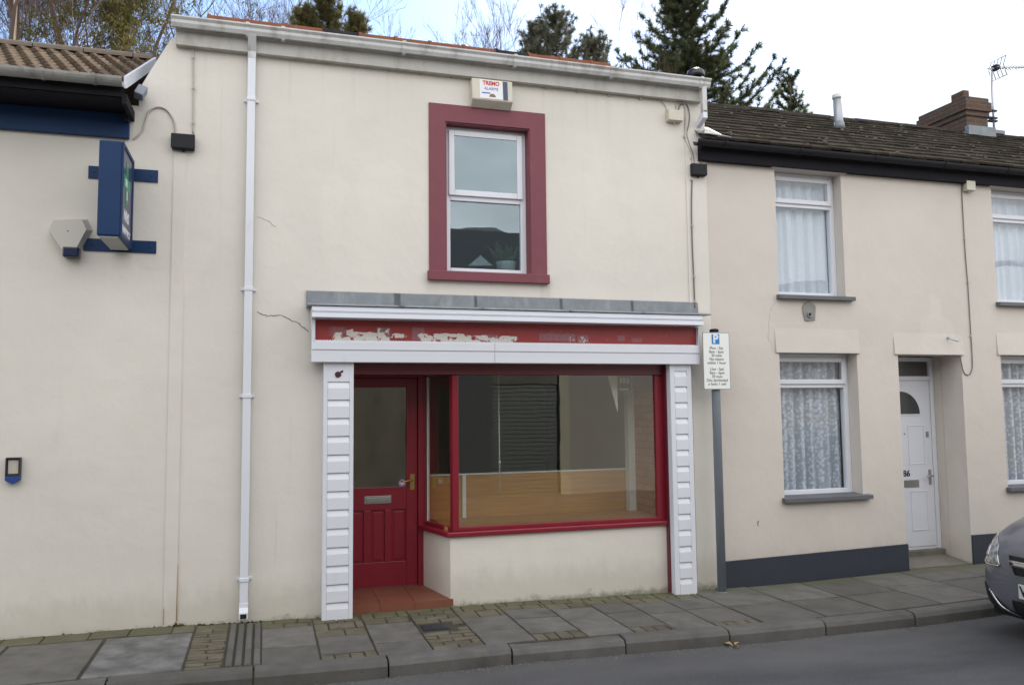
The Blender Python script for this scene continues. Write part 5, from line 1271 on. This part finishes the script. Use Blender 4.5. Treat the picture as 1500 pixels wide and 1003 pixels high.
def needles(mb, p, d, l, n, nl, rg, w=.010):
    n = int(n)
    o = d.orthogonal().normalized(); o2 = d.cross(o)
    for k in range(n):
        a = rg.uniform(0, 6.28); q = p+d*l*rg.random(); s = rg.uniform(.6, 1.)*nl
        e = (o*math.cos(a)+o2*math.sin(a)+d*rg.uniform(.3, 1.)).normalized(); u = e.cross(d).normalized()*w
        mb.face([mb.pt(q-u), mb.pt(q+u), mb.pt(q+e*s)], 0, False)
def conifer(base, H, Rr, seed, label, mat, start=.2, step=.34, sweep=.55, dens=1., nl=.09, name='conifer_tree', lean=0., thin=0., ragged=.35, w=.011):
    rg = random.Random(seed); t = thing(name, label, 'tree', base)
    mb = MB(); mb.tube([base, base+Vector((lean*.5, 0, H*.5)), base+Vector((lean, 0, H))], [H*.014, H*.009, .012], 8); obj('trunk', mb, BARK, t)
    fm = MB(); bm_ = MB(); h = H*start
    while h < H*.985:
        f = 1-h/H; nb = rg.choice((4, 5, 5, 6)) if f > .1 else 4; a0 = rg.uniform(0, 6.28)
        for k in range(nb):
            if rg.random() < thin: continue
            a = a0+6.283*k/nb+rg.uniform(-.35, .35); L = (Rr*f**.8)*rg.uniform(1-ragged, 1+ragged*.55)+.15
            hx = Vector((math.cos(a), math.sin(a), 0)); p = base+Vector((lean*(h/H), 0, h+rg.uniform(-.1, .1))); P = [p]; m = max(4, int(L/.22)); dz0 = rg.uniform(-.15, .2)+(.5 if f < .15 else 0)
            for i in range(1, m+1):
                u = i/m; P.append(p+hx*L*u+Vector((0, 0, L*(dz0*u+sweep*(u**2.2)*.9-(.18*math.sin(u*2.6)))))+Vector((rg.gauss(0, .012), rg.gauss(0, .012), 0)))
            bm_.tube(P, [max(.004, .016*L*(1-i/(m+1))) for i in range(m+1)], 3, caps=False)
            for i in range(m):
                u = (i+.5)/m; sd = (P[i+1]-P[i]); sl_ = sd.length; sd.normalize()
                if u > .12: needles(fm, P[i], sd, sl_, int(16*dens), nl, rg, w)
                if u > .2:
                    for sgn in (1, -1):
                        if rg.random() < .14: continue
                        sx = sd.cross(Vector((0, 0, 1))).normalized()*sgn; tl = min(.55, L*.36)*(1.15-u)*rg.uniform(.6, 1.25)+.06
                        td = (sx*rg.uniform(.6, 1)+sd*rg.uniform(.5, .9)+Vector((0, 0, rg.uniform(-.45, .25)))).normalized()
                        needles(fm, P[i].lerp(P[i+1], rg.random()), td, tl, int((10+34*tl)*dens), nl, rg, w)
        h += step*(.55+.6*f)*rg.uniform(.8, 1.2)
    obj('branches', bm_, BARK, t); obj('foliage', fm, mat, t); return t
def base_at(px, y):
    x = X(px, 60, y); return Vector((x, y, hill(x, y)-.1))
def top_h(px, py, y):
    b = base_at(px, y); return at(px, py, y).z-b.z
# big spruce behind the right hand roof
y = 13.; b = base_at(1003, y); conifer(b, top_h(1003, -14, y), 5.1, 5, 'large dark spruce with upswept branches behind the gutter end', SPRUCE, start=.34, step=.25, sweep=.42, dens=4.2, nl=.17, name='spruce_tree', ragged=.45, w=.0095)
y = 13.; b = base_at(1120, y); conifer(b+Vector((.55, 0, 0)), top_h(1150, 118, y)+.1, 1.6, 9, 'small dark spruce tip just clearing the slate roof', SPRUCE, start=.5, step=.3, sweep=.9, nl=.15, dens=2.5, name='spruce_tree', ragged=.5, thin=.4, w=.010, lean=.3)
# middle conifers, farther off
y = 21.; b = base_at(815, y); conifer(b, top_h(815, 20, y), 3.9, 12, 'grey green conifer above the middle of the shop roof, taller of the pair', FAROFF, start=.35, step=.42, sweep=1.0, dens=3., nl=.22, w=.011)
b = base_at(870, y); conifer(b, top_h(868, 52, y), 3.0, 14, 'grey green conifer above the shop roof, shorter and to the right of its neighbour', FAROFF, start=.35, step=.42, sweep=1.0, dens=3., nl=.22, w=.011)
b = base_at(785, y+1); conifer(b, top_h(783, 40, y+1), 2.8, 15, 'slim grey green conifer leaning against the left of the middle pair', FAROFF, start=.35, step=.42, sweep=1.0, dens=3., nl=.22, w=.011)
# young pines above the shop roof, left
y = 17.
for px_, py_, rr, sd, lb in ((447, 10, 1.5, 31, 'young yellow green pine at the left of the little group over the shop gutter'), (480, -14, 1.8, 32, 'tallest young yellow green pine over the shop gutter'), (522, 20, 1.4, 33, 'small dull pine at the right end of the little group over the gutter')):
    b = base_at(px_, y); conifer(b, top_h(px_, py_, y), rr, sd, lb, PINE, start=.4, step=.30, sweep=1.2, dens=2.4, nl=.20, w=.010, name='pine_tree', ragged=.35)
# left trees
bare_tree(12, 40, 11., 12.5, 3, 'bare tree with a thick brown trunk at the top left corner', r=.17, depth=7, spread=.8)
bare_tree(21, 40, 9.5, 11., 17, 'slim bare tree with a sunlit pale trunk at the top left', r=.042, depth=5, mat=SUNBARK, spread=.5, name='slim_tree', trunkfrac=.8)
for k, (px_, y_, H_, sd, lb) in enumerate(((72, 13, 9.2, 23, 'mauve twigged bare tree above the middle of the pantile roof'), (120, 15, 9.6, 24, 'mauve twigged bare tree left of the ivy clad tree'), (40, 16, 10., 26, 'mauve twigged bare tree close behind the thick brown trunk'), (232, 18, 10.3, 25, 'mauve twigged bare tree right of the ivy clad tree'))):
    bare_tree(px_, 40, y_, H_, sd, lb, r=.065, depth=7, spread=.95, minr=.0055)
for k, (px_, y_, H_, sd, lb) in enumerate(((300, 24, 13.2, 41, 'faint bare tree over the left end of the shop roof'), (370, 26, 13.8, 42, 'faint bare tree between the ivy clad tree and the young pines'), (425, 24, 13, 46, 'faint bare tree just left of the young pines'))):
    bare_tree(px_, 20, y_, H_, sd, lb, r=.06, depth=6, spread=.7, minr=.006)
for k, (px_, y_, H_, sd, lb) in enumerate(((590, 30, 10.9, 43, 'thin bare sapling over the shop roof right of the young pines'), (745, 26, 12.2, 44, 'bushy bare sapling just left of the middle conifers'), (700, 28, 11.4, 45, 'low bare sapling in the gap above the alarm box'), (905, 22, 10.8, 47, 'low bare sapling between the middle conifers and the spruce'))):
    bare_tree(px_, 60, y_, H_, sd, lb, r=.045, depth=6, spread=.55, minr=.006)
# ivy clad tree over the pantile roof
t, tips, cm = bare_tree(180, 40, 11.5, 12.0, 52, 'tall ivy and larch green tree behind the pantile roof', r=.16, depth=6, spread=.75, mat=BARK, name='ivy_clad_tree', trunkfrac=.6)
rg = random.Random(77); fm = MB(); b0 = base_at(180, 11.5)
def leafclump(c, r, n):
    for _ in range(n):
        d = Vector((rg.gauss(0, 1), rg.gauss(0, 1), rg.gauss(0, 1))).normalized()*r*rg.random()**.5; p = c+d
        e = Vector((rg.uniform(-1, 1), rg.uniform(-1, 1), rg.uniform(-1.6, .4))).normalized(); u = e.orthogonal().normalized()*rg.uniform(.010, .020); fm.quad(p, p+e*.05+u, p+e*rg.uniform(.08, .15), p+e*.05-u)
for q, d in tips:
    if rg.random() < .8: leafclump(q, rg.uniform(.12, .30), rg.randint(8, 26))
for k in range(900):
    zz_ = b0.z+rg.uniform(5.2, 11); a = rg.uniform(0, 6.28); rr = abs(rg.gauss(0, 1.15))+.1; c = Vector((b0.x+math.cos(a)*rr, 11.5+math.sin(a)*rr, zz_)); 
    if rg.random() < .75: leafclump(c, rg.uniform(.10, .30), rg.randint(14, 50))
obj('foliage', fm, IVY, t)
# dry bushes at the foot of the spruce
def bush(px_, py_, y_, w_, seed, label, mat):
    rg = random.Random(seed); b = at(px_, py_, y_); base = Vector((b.x, y_, hill(b.x, y_)-.1)); H_ = b.z-base.z
    t = thing('dry_bush', label, 'bush', base); mb = MB()
    for k in range(520):
        x_ = rg.gauss(0, w_*.42); d = Vector((x_*.10+rg.gauss(0, .08), rg.gauss(0, .08), 1)).normalized(); p = base+Vector((x_, rg.gauss(0, .3), H_*rg.uniform(.5, .78))); l = H_*rg.uniform(.08, .26)*(1.1-.5*abs(x_)/w_)
        mb.tube([p, p+d*l*.5, p+d*l+Vector((rg.gauss(0, .06), 0, 0))], [.012, .009, .004], 3, caps=False)
    obj('stems', mb, mat, t)
bush(955, 66, 11.5, 1.2, 61, 'dry brown bush at the foot of the large spruce', DRY)
bush(205, 50, 10.5, 1.1, 63, 'dry orange brown bush behind the ridge of the pantile roof', DRY)
bush(118, 55, 10.5, .8, 64, 'dry red brown bush behind the pantile roof beside the ivy clad tree', plain('red brown stems', (.17, .085, .065), .9, .3, 3))

# ================================================================== ACROSS THE ROAD (seen in the window glass)
STONE = plain('pennant stone', (.15, .13, .10), .9, .3, 3, .4, bscale=9, grime=(2.5, .4, .7, .5), gcol=(.055, .052, .05))
op = thing('opposite_house', 'dark stone terraced house across the road, reflected in the shop glass', 'house', (0, -8.6, 0))
mb = MB(); wall(mb, -14, 6.1, -.3, 4.5, -8.85, -8.6, [(-5, -4, .9, 2.2), (-2.6, -1.6, .0, 2.1), (-.3, 1.1, .75, 2.2), (4.45, 5.85, -.3, 2.25), (-4.8, -4, 2.9, 4.1), (-.1, .9, 2.9, 4.1), (3.3, 4.2, 2.9, 4.1)])
mb.box(-14, -13.8, -14.2, -8.86, -.3, 4.5); mb.prism([(5.9, -8.86, -.3), (5.9, -8.86, 4.5), (5.9, -11.6, 5.95), (5.9, -14.3, 4.5), (5.9, -14.3, -.3)], (.2, 0, 0)); mb.box(-14, 6.1, -14.5, -14.31, -.3, 4.5)
obj('wall', mb, STONE, op)
mb = MB(); mb.prism([(-14, -8.35, 4.42), (-14, -8.35, 4.52), (-14, -11.6, 6.12), (-14, -14.7, 4.52), (-14, -14.7, 4.42), (-14, -11.6, 5.98)], (20.2, 0, 0)); obj('roof', mb, plain('wet slate', (.030, .032, .036), .8, .3, 5, .4, bscale=9), op)
mb = MB()
for q in ((-5, -4, .9, 2.2), (-.3, 1.1, .75, 2.2), (-4.8, -4, 2.9, 4.1), (-.1, .9, 2.9, 4.1), (3.3, 4.2, 2.9, 4.1)): mb.box(q[0], q[1], -8.82, -8.80, q[2], q[3])
obj('dark_pane', mb, plain('dark far glass', (.10, .108, .115), .1, .1, 3), op)
mb = MB()
for k in range(27): mb.prism([(4.452, -8.632, -.05+k*.085), (4.452, -8.619, -.04+k*.085), (4.452, -8.632, .034+k*.085)], (1.396, 0, 0))
obj('roller_shutter', mb, plain('dark green shutter', (.052, .062, .058), .5, .15, 3), op)
mb = MB(); mb.box(5.87, 6.09, -8.60, -8.55, -.02, 2.55); obj('pale_pilaster', mb, plain('pale painted stone', (.42, .39, .29), .8, .1, 4), op)
mb = MB(); mb.box(2.9, 4.43, -8.60, -8.57, -.02, 2.45); obj('painted_panel', mb, plain('slate blue painted wall', (.055, .06, .065), .7, .15, 3), op)
mb = MB(); mb.box(-2.6, -1.6, -8.82, -8.78, -.02, 2.1); obj('door', mb, plain('dull green door', (.03, .06, .045), .5, .1, 3), op)
o2 = thing('opposite_cottage', 'lower pale rendered house across the road beyond the stone one', 'house', (14, -9, 0))
mb = MB(); mb.box(6.11, 30, -14, -8.9, -.3, 3.4); obj('wall', mb, plain('far pale render', (.34, .31, .27), .9, .15, 2), o2)
mb = MB(); mb.prism([(6.21, -8.7, 3.35), (6.21, -11.4, 4.6), (6.21, -14.2, 3.35)], (24, 0, 0)); obj('roof', mb, plain('far slate', (.05, .05, .055), .8, .3, 5), o2)
sl2 = thing('street_lamp', 'dark street lamp with curved arm across the road, reflected in the end window', 'street lamp', (16.4, -7.6, 0))
mb = MB(); P = [(16.4, -7.6, -.1), (16.4, -7.6, 4.0), (16.45, -7.6, 4.7), (16.75, -7.6, 5.05), (17.4, -7.6, 5.15)]; mb.tube(catenary(P, 6), .07, 8); obj('pole', mb, BLACK, sl2)
mb = MB(); mb.box(17.3, 17.9, -7.72, -7.48, 5.08, 5.2); obj('lantern', mb, GREYB, sl2, bev=.03)
mb = MB(); n = 40
for i in range(n+1):
    x = -420+840*i/n
    for j, (y, zf_) in enumerate(((-110, 0), (-190, .45), (-290, 1.), (-420, .7))):
        z = zf_*(51+14*math.sin(x*.011+.8)+7*math.sin(x*.031)+3*math.sin(x*.09)); mb.pt((x, y, z-.4))
for i in range(n):
    for j in range(3): a = i*4+j; mb.face((a, a+1, a+5, a+4), 0, True)
struct('hills', mb, plain('hazed moor', (.085, .10, .085), .95, .3, .02))  # distance haze is put into the muted green-grey colour

# ================================================================== SKY, SUN, CAMERA
az, el = R(32), R(38)
S = Vector((math.sin(az)*math.cos(el), math.cos(az)*math.cos(el), math.sin(el)))
w = bpy.data.worlds.new('World'); scn.world = w; w.use_nodes = True; nt = w.node_tree; nt.nodes.clear()
out = nt.nodes.new('ShaderNodeOutputWorld'); bg = nt.nodes.new('ShaderNodeBackground'); bg.inputs['Strength'].default_value = .10
sky = nt.nodes.new('ShaderNodeTexSky'); sky.sky_type = 'NISHITA'; sky.sun_disc = False; sky.sun_elevation = el; sky.sun_rotation = az; sky.altitude = 150; sky.air_density = 1.0; sky.dust_density = .35; sky.ozone_density = 2.2
d = nt.nodes.new('ShaderNodeTexCoord').outputs['Generated']; s = sep(nt, d)
warp = nt.nodes.new('ShaderNodeMapping'); warp.inputs['Scale'].default_value = (1, 1, 2.2); warp.inputs['Location'].default_value = (.37, .1, .2); nt.links.new(d, warp.inputs[0])
cn = noise(nt, warp.outputs[0], 2.6, 9, .56, .25)
bias = mth(nt, 'ADD', mth(nt, 'MULTIPLY', mth(nt, 'MULTIPLY', s[0], mrange(nt, s[1], -.25, .25)), .62), mth(nt, 'MULTIPLY', s[1], -.40))
cm_ = mth(nt, 'ADD', cn, bias)
mask = mrange(nt, cm_, .42, .70, 0, .92)
shade = mrange(nt, noise(nt, warp.outputs[0], 4.5, 6, .6), .3, .7, .80, 1.06)
dot = nt.nodes.new('ShaderNodeVectorMath'); dot.operation = 'DOT_PRODUCT'; nt.links.new(d, dot.inputs[0]); dot.inputs[1].default_value = S
glow = mrange(nt, dot.outputs['Value'], .55, 1., 0, 1.)
CLOUD = 1.0
cl = nt.nodes.new('ShaderNodeVectorMath'); cl.operation = 'SCALE'; cl.inputs[0].default_value = (CLOUD*1.005, CLOUD*1.0, CLOUD*.995)
lev = mrange(nt, s[1], -.25, .45, 9.5, 3.6)
nt.links.new(mth(nt, 'MULTIPLY', mth(nt, 'MULTIPLY', shade, lev), mth(nt, 'ADD', 1., mth(nt, 'MULTIPLY', glow, .25))), cl.inputs['Scale'])
nt.links.new(mix(nt, mask, sky.outputs[0], cl.outputs[0]), bg.inputs[0]); nt.links.new(bg.outputs[0], out.inputs[0])
sd = bpy.data.lights.new('Sun', 'SUN'); sd.energy = 3.2; sd.angle = R(.5); sd.color = (1, .95, .87)
so = bpy.data.objects.new('sun', sd); COL.objects.link(so); so.rotation_euler = (-S).to_track_quat('-Z', 'Y').to_euler(); so.location = (10, 20, 30)
cd = bpy.data.cameras.new('camera'); co = bpy.data.objects.new('camera', cd); COL.objects.link(co)
M4 = Matrix.Identity(4)
for i in range(3): M4[i][0] = MR[i]; M4[i][1] = MU[i]; M4[i][2] = -MF[i]; M4[i][3] = CAM[i]
co.matrix_world = M4
cd.sensor_width = 36; cd.lens = 28.8; cd.clip_start = .05; cd.clip_end = 2000
scn.camera = co
vs = scn.view_settings; vs.view_transform = 'Standard'; vs.look = 'None'; vs.gamma = 1; vs.exposure = 1.38
scn.cycles.max_bounces = 10; scn.cycles.transparent_max_bounces = 24; scn.cycles.diffuse_bounces = 4
